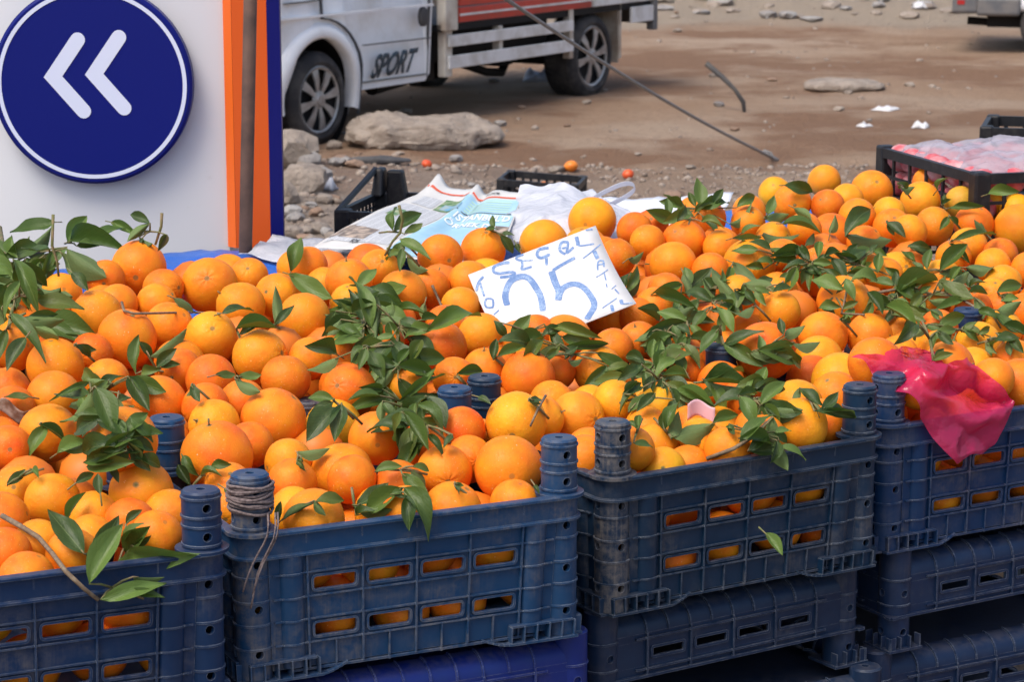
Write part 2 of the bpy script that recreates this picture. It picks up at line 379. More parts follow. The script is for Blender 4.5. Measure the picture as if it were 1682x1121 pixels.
def stone(name, px, py, wpx, hpx, label, group, mat='stone', cat='stone', var=0, rz=0, depth=1.0, sink=.25):
    p = ground_at(px, py + hpx*.35); sc = wpx*p.y/FPX/2
    o = link(name, SM[mat][var % 4]); hz = hpx*p.y/FPX/2
    o.scale = (sc, sc*depth, max(hz, sc*.15)/.65); o.rotation_euler = (0, 0, rz)
    o.location = (p.x, p.y + sc*depth*.5, gz(p.x, p.y) + hz*(1-sink)); tag(o, label, cat, group); return o
# ---------------------------------------------------------------- rubble and litter
def slab(name, px, py, wpx, hpx, label, mat, depth=.5, cat='stone', seed=1, rz=0):
    p = ground_at(px, py + hpx*.4); k = p.y/FPX; W_, H_ = wpx*k/2, hpx*k/2
    bm = bmesh.new(); bmesh.ops.create_icosphere(bm, subdivisions=5, radius=1)
    for v_ in bm.verts:
        q = v_.co; e = .60
        x, y, z = [math.copysign(abs(c_)**e, c_) for c_ in q]
        z *= (1 - .30*smooth01(.1, 1, x + .5*mnoise.noise(q*2+Vector((seed, 0, 0)))))
        P_ = Vector((x*W_*(1-.06*z), y*depth, z*H_)); sd_ = Vector((seed*3.1, seed, 0)); hs_ = min(1, H_/.10)
        P_ += q*hs_*(.055*mnoise.noise(P_*3.5+sd_) + .035*mnoise.noise(P_*8+sd_) + .020*mnoise.noise(P_*19+sd_) + .010*mnoise.noise(P_*40+sd_))
        v_.co = P_
    me = bpy.data.meshes.new(name); bm.to_mesh(me); bm.free(); me.materials.append(M[mat])
    me.polygons.foreach_set('use_smooth', [True]*len(me.polygons)); me.set_sharp_from_angle(angle=math.radians(38))
    o = link(name, me); o.location = (p.x, p.y + depth*.85, gz(p.x, p.y) + H_*.78); o.rotation_euler = (0, 0, rz)
    return tag(o, label, cat)
slab('stone_slab', 690, 226, 262, 50, 'long pale broken stone slab lying before the truck front wheel', 'stone', .36, rz=.05)
slab('flat_stone', 1392, 144, 128, 17, 'flat pale stone slab lying alone on the brown dirt track', 'stone', .30, seed=4)
o = slab('dark_plank', 620, 266, 112, 12, 'thin dark plank lying on gravel below the long stone slab', 'slate_dark', .05, 'plank', 6)
RUB = [('stone',478,252,80,72,0,.3),('stone_grey',505,268,44,36,1,1),('stone',497,300,78,60,2,2.1),('stone',468,322,44,44,3,.6),('stone_grey',528,292,38,28,0,2.5),
       ('stone',530,330,30,20,1,.2),('stone_grey',480,350,36,22,2,1.4),('stone_brown',520,352,26,16,3,.1),('stone',505,380,30,16,0,.9),('stone_brown',560,262,26,14,1,.9),('stone',548,240,26,18,2,.4)]
for i, (mt, x, y, a, b, vr, rz) in enumerate(RUB):
    stone('rubble_stone', x, y, a, b, 'rough broken stone in the rubble heap beside the blue sign edge', 'rubble stones beside the sign', mt, var=vr, rz=rz)
stone('dark_stone', 1107, 328, 36, 24, 'small dark round stone on dirt just behind the orange heap', None, 'stone_brown', rz=.4, sink=.1)
rs = random.Random(3)
for i in range(34):
    x, y = 472 + abs(rs.gauss(0, 60)), rs.uniform(262, 404); a = rs.uniform(12, 34)
    if x > 640: continue
    stone('rubble_lump', x, y, a, a*rs.uniform(.45, .8), 'small lump of pale rubble between the sign and the black crate', 'rubble lumps beside the sign', rs.choice(('stone', 'stone', 'stone_grey', 'stone_brown')), var=rs.randrange(4), rz=rs.uniform(0, 6))
for i in range(46):                                     # loose stones one can pick out
    px = rs.uniform(470, 1500); py = rs.choice((rs.uniform(120, 360), rs.uniform(200, 360), rs.uniform(10, 200)))
    if px < 640 and py < 215 or px > 1330 and 215 < py: continue
    wpx = rs.uniform(9, 22)*(.55+py/420)
    stone('loose_stone', px, py, wpx, wpx*rs.uniform(.35, .6), 'small loose stone lying on the bare dirt behind the stall', 'loose stones on the dirt', rs.choice(('stone','stone','stone_grey','stone_brown')), var=rs.randrange(4), rz=rs.uniform(0, 6), sink=.3)
for i in range(38):                                      # pale rubble bank along the far side
    px = rs.uniform(1050, 1640); py = rs.uniform(-6, 30); wpx = rs.uniform(12, 34)
    stone('far_rubble', px, py, wpx, wpx*rs.uniform(.3, .5), 'pale stone on the rubble bank across the far side of the lot', 'stones of the far rubble bank', rs.choice(('stone','stone','stone_grey')), var=rs.randrange(4), rz=rs.uniform(0, 6), sink=.4)
stone('far_plate', 1334, 32, 38, 10, 'bluish grey flat stone at the foot of far rubble bank', None, 'stone_grey', rz=.2)
# gravel nobody could count
mb = MB(); bmx = bmesh.new(); bmesh.ops.create_icosphere(bmx, subdivisions=1, radius=1); base = [v_.co.copy() for v_ in bmx.verts]; of = [tuple(v_.index for v_ in f.verts) for f in bmx.faces]; bmx.free()
for i in range(6500):
    y = rs.uniform(8.5, 14.5) if rs.random() < .94 else rs.uniform(14.5, 30); x = rs.uniform(-.13, .24)*y
    s_ = min(.026, abs(rs.gauss(0, .009)) + .004)*(1 if y < 15 else 1.5); z = gz(x, y)
    rot = Matrix.Rotation(rs.uniform(0, 6), 3, 'Z') @ Matrix.Rotation(rs.uniform(-.5, .5), 3, 'X')
    sc = Vector((s_*rs.uniform(.7, 1.4), s_*rs.uniform(.7, 1.2), s_*rs.uniform(.4, .8)))
    mb.add([rot @ Vector((p.x*sc.x, p.y*sc.y, p.z*sc.z))*(1+.5*mnoise.noise(p*1.3+Vector((i*.37, 0, 0)))) + Vector((x, y, z+s_*.1)) for p in base], of)
o = mb.build('gravel', M['pebble'], smooth=True); tag(o, 'scattered gravel and grit on the bare dirt', 'gravel', kind='stuff')
def fruit(name, px, py, dia, label, mat, group=None):
    mb = MB(); n = 16; prof = [(max(.0001, math.sin(math.pi*i/10))*(1-.06*math.cos(2*math.pi*i/10)), -math.cos(math.pi*i/10)*.86) for i in range(11)]
    prof[-1] = (.10, .80); mb.lathe(prof + [(.0001, .74)], n)
    o = mb.build(name, M[mat], smooth=True); p = ground_at(px, py+8); r = dia*p.y/FPX/2; o.scale = (r, r, r); o.rotation_euler = (rs.uniform(-.5, .5), rs.uniform(-.5, .5), 0)
    o.location = (p.x, p.y+r, gz(p.x, p.y)+r*.85); cx = MB(); cx.lathe([(.16, 0), (.05, .06), (.0001, .07)], 6); q = cx.build('calyx', M['calyx'], o); q.location = (0, 0, .76)
    return tag(o, label, 'fruit', group)
fruit('tomato', 701, 270, 17, 'small red tomato lying on gravel below the stone slab', 'tomato')
fruit('tangerine', 938, 277, 23, 'loose tangerine on the dirt above the small black crate', 'tangerine')
fruit('tomato', 1032, 288, 19, 'small orange red tomato on dirt beside the white bag handle', 'tomato')
fruit('tangerine', 893, 308, 19, 'tangerine seen through the slots of the small black crate', 'tangerine')
def litter(px, py, wpx, hpx, label, mat='litter_white', seed=0):
    p = ground_at(px, py+hpx*.4); k = p.y/FPX; mb = MB()
    def fn(u, v_):
        a = (u-.5)*wpx*k; b = (v_-.5)*wpx*k*.8
        return (a, b, .006 + hpx*k*.8*max(0, .6+.9*fbm(u*3+seed, v_*3, seed))*math.sin(math.pi*u)**.5*math.sin(math.pi*v_)**.5)
    mb.grid(fn, 12, 12); o = mb.build('litter', M[mat], smooth=True)
    md = o.modifiers.new('thick', 'SOLIDIFY'); md.thickness = .002
    o.location = (p.x, p.y, gz(p.x, p.y)); o.rotation_euler = (0, 0, seed*1.3); return tag(o, label, 'litter')
litter(1512, 205, 26, 16, 'bright white scrap of paper on dirt above the black produce crate', seed=2)
litter(1420, 205, 24, 9, 'thin white scrap on the brown dirt left of a brighter scrap', seed=3)
litter(1510, 8, 22, 14, 'white paper scrap up on the far rubble bank', seed=5)
litter(885, 122, 64, 26, 'crumpled grey plastic bag on the ground under the truck bed', 'litter_grey', 6)
litter(536, 300, 34, 36, 'pale blue plastic scrap tucked in the rubble heap', 'litter_grey', 7)
litter(1455, 178, 44, 8, 'pale crumpled scrap on dirt below the flat stone', seed=8)
# dark bent stick standing out of the dirt
mb = MB(); P0 = ground_at(1224, 184); d0 = P0.y
pts = [P0 - Vector((0, 0, .05)), at(1221, 168, d0), at(1208, 148, d0-.02), at(1186, 126, d0+.05), at(1160, 104, d0+.1)]
mb.tube(pts, [.010, .018, .016, .020, .022], 8)
tag(mb.build('bent_hose', M['slate_dark'], smooth=True), 'bent dark hose end sticking up from the dirt', 'hose')

# ---------------------------------------------------------------- truck
FW = ground_at(527, 238); RWd = FW.y*1.185
fx, fy = at(527, 200, FW.y).x, FW.y; rx, ry = at(974, 120, RWd).x, RWd
TY = math.atan2(ry-fy, rx-fx); WB = math.hypot(rx-fx, ry-fy); gtr = gz(fx, fy)
truck = empty('flatbed_truck', (fx, fy, gtr-.02), TY, 'white cab truck with slatted flatbed parked on the dirt', 'truck')
R_W = .328
def wheel(name, x, y, parent, hub=True, spokes=8, wid=.22, r=R_W, side=-1):
    w_ = empty(name, (x, y, r)); w_.parent = parent
    mb = MB(); hw = wid/2; k = r/.328
    mb.lathe([(.232*k, -hw+.02), (.24*k, -hw), (.262*k, -hw-.008), (.29*k, -hw+.002), (.315*k, -hw+.02), (.328*k, -hw+.05), (.328*k, hw-.05), (.31*k, hw-.01), (.262*k, hw), (.232*k, hw-.02)], 56, 'y')
    for q in range(48):                                   # tread blocks
        a = 2*math.pi*q/48
        for s_ in (-1, 1):
            c0, c1 = a, a+.085
            y0, y1 = (s_*.012, s_*(hw-.045)); y0, y1 = min(y0, y1), max(y0, y1)
            ra, rb = r-.006, r+.004
            mb.hexa([(ra*math.cos(t_), yy, ra*math.sin(t_)) for yy, t_ in ((y0,c0),(y0,c1),(y1,c1),(y1,c0))] + [(rb*math.cos(t_), yy, rb*math.sin(t_)) for yy, t_ in ((y0,c0),(y0,c1),(y1,c1),(y1,c0))])
    mb.build('tyre', M['tyre'], w_, smooth=35); k *= 1.135
    mb = MB(); mb.lathe([(.0001, side*(hw-.055)), (.20*k, side*(hw-.055)), (.205*k, side*(hw-.02)), (.2*k, side*(hw+.0))], 40, 'y'); mb.build('rim_well', M['black'], w_, smooth=True)
    mb = MB(); y = side*(hw-.012)
    mb.lathe([(.192*k, y-side*.012), (.205*k, y-side*.004), (.208*k, y+side*.004), (.198*k, y+side*.008), (.186*k, y+side*.002), (.186*k, y-side*.012)], 48, 'y')
    mb.lathe([(.0001, y+side*.018), (.03*k, y+side*.018), (.036*k, y+side*.010), (.055*k, y+side*.006), (.06*k, y-side*.008)], 28, 'y')
    for q in range(spokes):
        a = 2*math.pi*q/spokes + .2; wa, wb_ = .17, .105*8/spokes*1.15
        pts = []
        for (rr, ww, dy) in ((.052, wa*.8, .004), (.12, .135, .010), (.19, .118, .0)):
            rr *= k
            for s_ in (-1, 1):
                t_ = a + s_*ww*(.055/rr*k if rr < .06*k else 1)*(1.6 if rr < .06*k else 1.25 if rr < .13*k else 1.35)
                pts.append((rr*math.cos(t_), y+side*dy, rr*math.sin(t_)))
        low = [(p[0], p[1]-side*.014, p[2]) for p in pts]
        mb.add(pts+low, [(0,1,3,2),(2,3,5,4),(0,2,8,6),(2,4,10,8),(1,7,9,3),(3,9,11,5)])
    mb.build('hubcap', M['hubcap'], w_, smooth=30); return w_
wf = wheel('wheel', 0, .11, truck); wr = wheel('wheel', WB, .14, truck, spokes=6, wid=.28, r=.345)
for x_, yy in ((0, 1.72), (WB, 1.62)): wheel('wheel', x_, yy, truck, side=1)
# cab: side profile in (rearward, up), with wheel arch
AR = .42; arch = [(AR*math.cos(a), R_W+.02+AR*math.sin(a)) for a in np.linspace(math.radians(200), math.radians(-22), 26)]
prof = [(-.62, .34), (-.80, .42), (-.84, .62), (-.80, .86), (-.70, 1.06), (-.20, 1.22), (.32, 2.02), (.52, 2.12), (1.28, 2.14), (1.38, 2.06), (1.405, 1.2), (1.405, .40), (1.36, .345), (.47, .345)]
low = [arch[-1]] + [(.47, .345)]
loop = [p for p in prof[:13]] + [(AR+.03, .345)] + list(reversed(arch)) + [(-AR-.02, .34)]
def inset(z): return .03*smooth01(1.15, 2.1, z)*5 + .05*(smooth01(.62, .30, z) if z < .62 else 0) - .018*math.exp(-((z-.95)/.25)**2)
bm = bmesh.new(); n = len(loop); Wd = 1.86
fr = [bm.verts.new((x, inset(z), z)) for x, z in loop]; bk = [bm.verts.new((x, Wd-inset(z), z)) for x, z in loop]
f1 = bm.faces.new(fr); f2 = bm.faces.new(list(reversed(bk)))
for i in range(n): bm.faces.new((fr[(i+1) % n], fr[i], bk[i], bk[(i+1) % n]))
bmesh.ops.triangulate(bm, faces=[f1, f2]); bmesh.ops.recalc_face_normals(bm, faces=bm.faces)
me = bpy.data.meshes.new('cab'); bm.to_mesh(me); bm.free(); me.materials.append(M['white_paint'])
o = link('cab', me, truck); bevel(o, .018, 2, 50)
# flared wheel arch lip
mb = MB(); ang = np.linspace(math.radians(192), math.radians(-15), 30)
secs = [(AR-.012, .06), (AR-.018, -.022), (AR+.005, -.034), (AR+.05, -.026), (AR+.085, -.004), (AR+.09, .03)]
vs = []
for a in ang:
    for (rr, yy) in secs:
        z = R_W+.02+rr*math.sin(a); vs.append((rr*math.cos(a)*(1.0), yy + (inset(z)*.6 if z < .62 else 0), z))
k = len(secs); mb.add(vs, [(i*k+j, i*k+j+1, (i+1)*k+j+1, (i+1)*k+j) for i in range(len(ang)-1) for j in range(k-1)])
mb.build('wheel_arch', M['white_paint'], truck, smooth=True)
mb = MB(); mb.lathe([(AR-.005, .0), (AR-.005, .5)], 40, 'y', Matrix.Translation((0, .05, R_W+.02))); mb.build('arch_liner', M['black'], truck, smooth=True)
def strip(pts, wid, mat, name, proud=.004):                # thin line on the cab side
    mb = MB()
    for (x0, z0), (x1, z1) in zip(pts[:-1], pts[1:]):
        dx, dz = x1-x0, z1-z0; L_ = math.hypot(dx, dz); nx, nz = -dz/L_*wid/2, dx/L_*wid/2
        q = [(x0-nx, z0-nz), (x1-nx, z1-nz), (x1+nx, z1+nz), (x0+nx, z0+nz)]
        mb.hexa([(x, inset(z)-proud, z) for x, z in q] + [(x, inset(z)+.02, z) for x, z in q])
    return mb.build(name, M[mat], truck)
arcd = [((AR+.125)*math.cos(a), R_W+.02+(AR+.115)*math.sin(a)) for a in np.linspace(math.radians(88), math.radians(-18), 12)]
strip([(.0, 1.16)] + arcd, .007, 'seam', 'door_seam'); strip([(1.375, .37), (1.375, 1.2)], .007, 'seam', 'door_seam')
strip([(.53, .40), (1.36, .395)], .007, 'seam', 'door_seam'); strip([(.52, .665), (1.36, .66)], .007, 'seam', 'body_crease')
strip([(-.5, .905), (1.37, .90)], .016, 'white_paint', 'body_moulding', .008); strip([(-.4, 1.005), (.02, 1.01)], .007, 'seam', 'bonnet_seam')
mb = MB(); mb.lathe([(.0001, -.012), (.05, -.012), (.062, -.004), (.062, .02)], 24, 'y', Matrix.Translation((1.25, inset(.82)-.004, .82)) @ Matrix.Diagonal((.8, 1, 1.15, 1))); mb.build('fuel_cap', M['slate_dark'], truck, smooth=35)
mb = MB(); mb.box((.62, -.02, 1.02), (.78, .02, 1.05)); o = mb.build('door_handle', M['black'], truck); bevel(o, .008)
mb = MB(); q = [(.10, 1.28), (.42, 1.90), (1.28, 1.92), (1.28, 1.28)]
mb.hexa([(x, inset(z)-.005, z) for x, z in q] + [(x, inset(z)+.02, z) for x, z in q]); mb.build('side_window', M['glass_dark'], truck)
mb = MB(); mb.hexa([(-.19, .25, 1.24), (-.19, 1.6, 1.24), (.30, 1.55, 2.0), (.30, .30, 2.0), (-.15, .25, 1.24), (-.15, 1.6, 1.24), (.34, 1.55, 2.0), (.34, .30, 2.0)]); mb.build('windscreen', M['glass_dark'], truck)
mb = MB(); mb.box((-.90, .02, .30), (-.44, .24, .60)); mb.box((-.92, .24, .30), (-.72, 1.84, .62)); o = mb.build('front_bumper', M['bumper_grey'], truck); bevel(o, .03)
mb = MB(); mb.box((-.80, .10, .74), (-.79, .40, .92)); mb.build('headlight', M['glass_dark'], truck)
# SPORT lettering on the door
def text_mesh(txt, size, shear=0., font_bold=.0):
    cu = bpy.data.curves.new('lettering', 'FONT'); cu.body = txt; cu.size = size; cu.shear = shear; cu.offset = font_bold; cu.fill_mode = 'FRONT'; cu.resolution_u = 3
    ob = bpy.data.objects.new('lettering', cu); COL.objects.link(ob); dg = bpy.context.evaluated_depsgraph_get()
    me = bpy.data.meshes.new_from_object(ob.evaluated_get(dg)); bpy.data.objects.remove(ob); bpy.data.curves.remove(cu); return me
me = text_mesh('SPORT', .26, .35, .009)
xs_ = [v_.co.x for v_ in me.vertices]; x0, x1 = min(xs_), max(xs_); zs_ = [v_.co.y for v_ in me.vertices]; z1 = max(zs_)
for v_ in me.vertices:
    x = .63 + (v_.co.x-x0)/(x1-x0)*.56; z = .425 + v_.co.y/z1*.165 + .015*(x-.6)/.56; v_.co = (x, inset(z)-.010, z)
me.materials.append(M['letter']); o = link('door_lettering', me, truck); o['label'] = 'dark slanted lettering SPORT on the cab door'
md = o.modifiers.new('thick', 'SOLIDIFY'); md.thickness = .003
# chassis and bed
BE = WB + .98
mb = MB(); mb.box((.9, .45, .40), (BE-.1, .58, .56)); mb.box((.9, 1.28, .40), (BE-.1, 1.41, .56)); mb.box((1.38, .1, .33), (1.56, 1.75, .72)); mb.box((1.5, .16, .50), (WB-.46, .44, .69)); mb.box((1.5, .6, .45), (WB-.5, 1.2, .69)); mb.build('chassis_and_shade', M['black'], truck)  # frame, plus a black box behind the rails standing in for under-bed shadow
mb = MB(); mb.lathe([(.0001, 0), (.20, .02), (.21, .05), (.21, .55), (.19, .6), (.0001, .61)], 24, 'y', Matrix.Translation((WB-.62, .42, .46)) @ Matrix.Diagonal((1.5, 1, .8, 1)))
mb.build('fuel_tank', M['black'], truck, smooth=40)
mb = MB(); mb.tube([(1.1, .35, .30), (1.6, .4, .33), (1.85, .5, .38)], .06); mb.build('step', M['black'], truck, smooth=40)
mb = MB(); mb.tube([(WB-1.2, .5, .36), (WB-.9, .45, .27), (WB-.6, .5, .24), (WB-.35, .6, .33)], .035); mb.build('exhaust_pipe', M['black'], truck, smooth=40)
mb = MB(); mb.lathe([(.07, 0), (.07, 1.5)], 16, 'y', Matrix.Translation((WB, .2, R_W))); mb.build('rear_axle', M['black'], truck)
mb = MB(); mb.box((1.47, -.02, .695), (BE, 1.88, .745)); mb.build('bed_floor', M['black'], truck)
for x0_, x1_, z0_, z1_ in ((1.50, 1.60, .36, 1.28), (2.25, 2.30, .42, .69), (WB-.43, WB-.37, .36, .80)):
    mb = MB(); mb.box((x0_, -.035, z0_), (x1_, .03, z1_)); bevel(mb.build('bed_post', M['cream_paint'], truck), .006)
for z0_, z1_ in ((.42, .515), (.58, .665)):
    mb = MB(); mb.box((1.53, -.055, z0_), (WB-.40, -.036, z1_)); bevel(mb.build('side_guard_rail', M['rail_paint'], truck), .005)
for i, (z0_, z1_) in enumerate(((.75, .86), (.87, .98), (.99, 1.10), (1.11, 1.22))):
    mb = MB(); mb.box((1.68, -.045, z0_), (WB-.1, -.015, z1_)); bevel(mb.build('red_board', M['red_paint'], truck), .008)
mb = MB(); mb.box((WB-.08, -.05, .75), (BE, -.02, 1.3)); bevel(mb.build('bed_side_panel', M['rail_paint'], truck), .006)
mb = MB(); mb.box((1.68, -.056, .80), (WB-.1, -.046, .815)); mb.build('trim_line', M['rail_paint'], truck)
mb = MB(); mb.box((1.47, -.06, .70), (1.64, .02, 1.3)); bevel(mb.build('corner_post', M['cream_paint'], truck), .008)
mb = MB(); mb.grid(lambda u, v_: (WB+.42+.02*v_, .02+.34*u, .88-.62*v_), 4, 4); o = mb.build('mudflap', M['cream_paint'], truck); o.modifiers.new('t', 'SOLIDIFY').thickness = .012
mb = MB(); mb.box((WB+.40, -.02, .30), (WB+.425, .0, .9)); mb.build('mudflap_edge', M['cream_paint'], truck)
for z0_ in (.58, .80):
    mb = MB(); mb.box((BE-.42, -.05, z0_), (BE-.02, -.02, z0_+.13)); bevel(mb.build('rear_guard_rail', M['rail_paint'], truck), .005)
mb = MB(); mb.box((BE-.06, -.06, .50), (BE, .02, 1.0)); mb.box((BE-.02, -.02, .55), (BE+.04, 1.86, .68)); bevel(mb.build('rear_bumper', M['bumper_grey'], truck), .01)
mb = MB(); mb.box((1.49, .0, .88), (1.55, 1.86, 1.75)); mb.build('headboard', M['cream_paint'], truck)
mb = MB(); mb.box((1.57, 1.86, .88), (BE, 1.90, 1.3)); mb.box((BE-.04, -.01, .89), (BE, 1.86, 1.3)); mb.build('bed_wall', M['rail_paint'], truck)

# ---------------------------------------------------------------- second vehicle, rear end, far side
VP = ground_at(1690, 86); vd = VP.y
vx = at(1568, 40, vd).x
van = empty('parked_van', (vx, vd, gz(vx, vd)-.02), -.22, 'white van rear with grey bumper parked by the far rubble bank', 'van')
mb = MB(); mb.box((.10, .0, .42), (4.4, 1.75, 1.05)); mb.box((.16, .05, 1.05), (3.3, 1.7, 1.95)); bevel(mb.build('body', M['white_paint'], van), .06, 3)
mb = MB(); mb.box((-.03, -.03, .40), (.22, 1.78, .60)); mb.box((.2, -.03, .38), (.62, .05, .56)); bevel(mb.build('rear_bumper', M['bumper_grey'], van), .035, 3)
mb = MB(); mb.box((.06, -.015, .64), (.14, .05, .92)); bevel(mb.build('tail_lamp', M['lamp_red'], van), .01)
mb = MB(); mb.box((.02, -.036, .49), (.09, -.02, .53)); mb.build('bumper_reflector', M['lamp_red'], van)
mb = MB(); mb.box((.3, .2, .26), (4.0, 1.5, .42)); mb.tube([(.1, .5, .30), (.7, .5, .27), (1.3, .6, .3)], .04); mb.build('underbody', M['black'], van)
for x_ in (.92, 3.4):
    wheel('wheel', x_, .10, van, r=.30); wheel('wheel', x_, 1.62, van, r=.30, side=1)
mb = MB(); mb.box((.5, -.004, 1.2), (1.6, .06, 1.75)); mb.build('side_window', M['glass_dark'], van)

# ---------------------------------------------------------------- sign pylon
SD = 5.42
def sx(px): return at(px, 200, SD).x
zb = at(400, 404, SD).z
c0 = at(160, 135, SD); rad = 163*SD/FPX
sign = empty('direction_sign', (sx(160), SD, 0), 0, 'white sign pylon with round navy arrow disc and orange blue edge', 'sign')
xl, xr = sx(-62)-c0.x, sx(378)-c0.x; top = c0.z + .62
mb = MB(); prof = [(xl, .06), (xl+.02, .02), (xl+.06, 0.0), (xl+.2, -.012), (0, -.016), (xr-.2, -.012), (xr-.05, -.002), (xr-.004, .004), (xr-.004, .03)]
vs = []; zz = [zb-.10, zb+.4, top-.2, top]
for z in zz: vs += [(x, y, z) for x, y in prof] + [(xr-.004, .20, z), (xl, .20, z)]
k = len(prof)+2; mb.add(vs, [(j*k+i, j*k+(i+1) % k, (j+1)*k+(i+1) % k, (j+1)*k+i) for j in range(3) for i in range(k)] + [tuple(reversed(range(k))), tuple(range(3*k, 4*k))])
mb.build('face_panel', M['sign_white'], sign, smooth=40)
mb = MB(); mb.lathe([(.0001, -.052), (rad-.006, -.052), (rad, -.047), (rad, -.018), (.0001, -.018)], 96, 'y', Matrix.Translation((0, 0, c0.z))); disc = mb.build('arrow_disc', M['sign_navy'], sign, smooth=30)
mb = MB(); r1, r0 = rad*.945, rad*.905; vs = []; N_ = 96
for k_ in range(N_):
    a = 2*math.pi*k_/N_; vs += [(r0*math.cos(a), -.0532, c0.z+r0*math.sin(a)), (r1*math.cos(a), -.0532, c0.z+r1*math.sin(a))]
mb.add(vs, [(2*i, 2*i+1, (2*i+3) % (2*N_), (2*i+2) % (2*N_)) for i in range(N_)]); mb.build('disc_ring', M['sign_print'], disc)
def chevron(pts, wpx):                                    # stroke with round outer ends, mitred apex
    k = SD/FPX; P = [Vector(((x-160)*k, (135-y)*k)) for x, y in pts]; h = wpx*k/2; mb = MB()
    d1 = (P[0]-P[1]).normalized(); d2 = (P[2]-P[1]).normalized(); n1 = Vector((-d1.y, d1.x)); n2 = Vector((d2.y, -d2.x))
    if n1.x > 0: n1 = -n1
    if n2.x > 0: n2 = -n2
    bis = (n1+n2).normalized(); mit = h/bis.dot(n1); out = []
    a0 = math.atan2(n1.y, n1.x)
    for i in range(9): a = a0 - math.pi*i/8; out.append(P[0] + Vector((math.cos(a), math.sin(a)))*h)
    out.append(P[1]-bis*mit)
    a0 = math.atan2(-n2.y, -n2.x)
    for i in range(9): a = a0 - math.pi*i/8; out.append(P[2] + Vector((math.cos(a), math.sin(a)))*h)
    out.append(P[1]+bis*mit)
    mb.add([(p.x, -.0534, c0.z+p.y) for p in out], [tuple(range(len(out)))])
    me = mb.mesh('arrow_chevron', M['sign_print']); bm = bmesh.new(); bm.from_mesh(me); bmesh.ops.triangulate(bm, faces=bm.faces); bm.to_mesh(me); bm.free(); link('arrow_chevron', me, disc)
chevron([(139, 62), (97, 122), (145, 178)], 24); chevron([(206, 58), (164, 118), (211, 173)], 24)
# orange corner in three facets, blue outer edge
fz0, fz1 = zb, top
def facet(xa, ya, xb, yb, mat, name, z0=fz0, thick=.02):
    mb = MB(); mb.hexa([(xa, ya, z0), (xb, yb, z0), (xb, yb+thick, z0), (xa, ya+thick, z0), (xa, ya, fz1), (xb, yb, fz1), (xb, yb+thick, fz1), (xa, ya+thick, fz1)]); return mb.build(name, M[mat], sign)
X = lambda p: sx(p)-c0.x
facet(X(373), -.010, X(388), -.030, 'sign_orange', 'orange_strip'); facet(X(388)+.0006, -.030, X(445), -.026, 'sign_orange_dark', 'orange_strip')
facet(X(445)+.0006, -.027, X(466), -.022, 'sign_blue', 'blue_strip', zb+.006, .03)
mb = MB(); mb.box((xl+.06, .05, 0), (xr-.05, .17, zb-.1)); mb.build('plinth', M['sign_white'], sign)
# rusty upright pole and guy cable
pd = 5.12; p_top = at(417, -300, pd); p_mid = at(403, 420, pd)
dirv = (p_top-p_mid).normalized(); p_bot = p_mid + dirv*((0-p_mid.z)/dirv.z)
pole = empty('rusty_pole', p_bot, 0, 'thin rusty steel pole standing before the orange edge of the sign', 'pole')
q = p_top-p_bot; mb = MB(); mb.tube([Vector((0, 0, -.02)), q*.5, q], .0138, 14); mb.build('shaft', M['rust'], pole, smooth=True)
mb = MB(); mb.lathe([(.0001, 0), (.16, 0), (.16, .03), (.03, .05), (.02, .10)], 24); mb.build('base', M['rust'], pole, smooth=35)
# cable from the pole top to a stake in the dirt
st = ground_at(1268, 266); a1 = p_top - dirv*.02
c_root = empty('guy_cable', st, 0, 'grey steel guy cable slanting down to a hooked stake in the dirt', 'cable')
pts = []
for i in range(25):
    u = i/24; p = a1.lerp(st+Vector((0, 0, .03)), u); p.z -= .05*math.sin(math.pi*u); pts.append(p-st)
rr = [.0055+.0045*i/24 for i in range(25)]
mb = MB(); mb.tube(pts, rr, 8); mb.build('cable', M['steel_cable'], c_root, smooth=True)
mb = MB(); mb.tube([(.03, 0, -.06), (.015, 0, .02), (-.01, .0, .06), (-.05, .0, .075), (-.075, 0, .05)], .009); mb.tube([(-.06, 0, .06), (.04, 0, .01)], .014); mb.build('stake', M['steel_cable'], c_root, smooth=True)
# ---------------------------------------------------------------- stacking crates
L, D, H, PT = .53, .426, .2133, .0794
TAP = .010
def rloop(x0, y0, x1, y1, r, n=5):
    out = []
    for cx, cy, a0 in ((x1-r, y0+r, -90), (x1-r, y1-r, 0), (x0+r, y1-r, 90), (x0+r, y0+r, 180)):
        for i in range(n): a = math.radians(a0+90*i/(n-1)); out.append((cx+r*math.cos(a), cy+r*math.sin(a)))
    return out
def wallT(side):                                          # (s, t, outward) -> crate coords, centred
    Lw = L if side in (0, 2) else D
    def fn(s, t_, o=0.0):
        k = TAP*(1-t_/H); s2 = Lw/2 + (s-Lw/2)*(1-2*k/Lw)
        y = .006 + k - o
        if side == 0: p = (s2, y)
        elif side == 1: p = (L-y, s2)
        elif side == 2: p = (L-s2, D-y)
        else: p = (y, D-s2)
        return Vector((p[0]-L/2, p[1]-D/2, t_))
    return Lw, fn
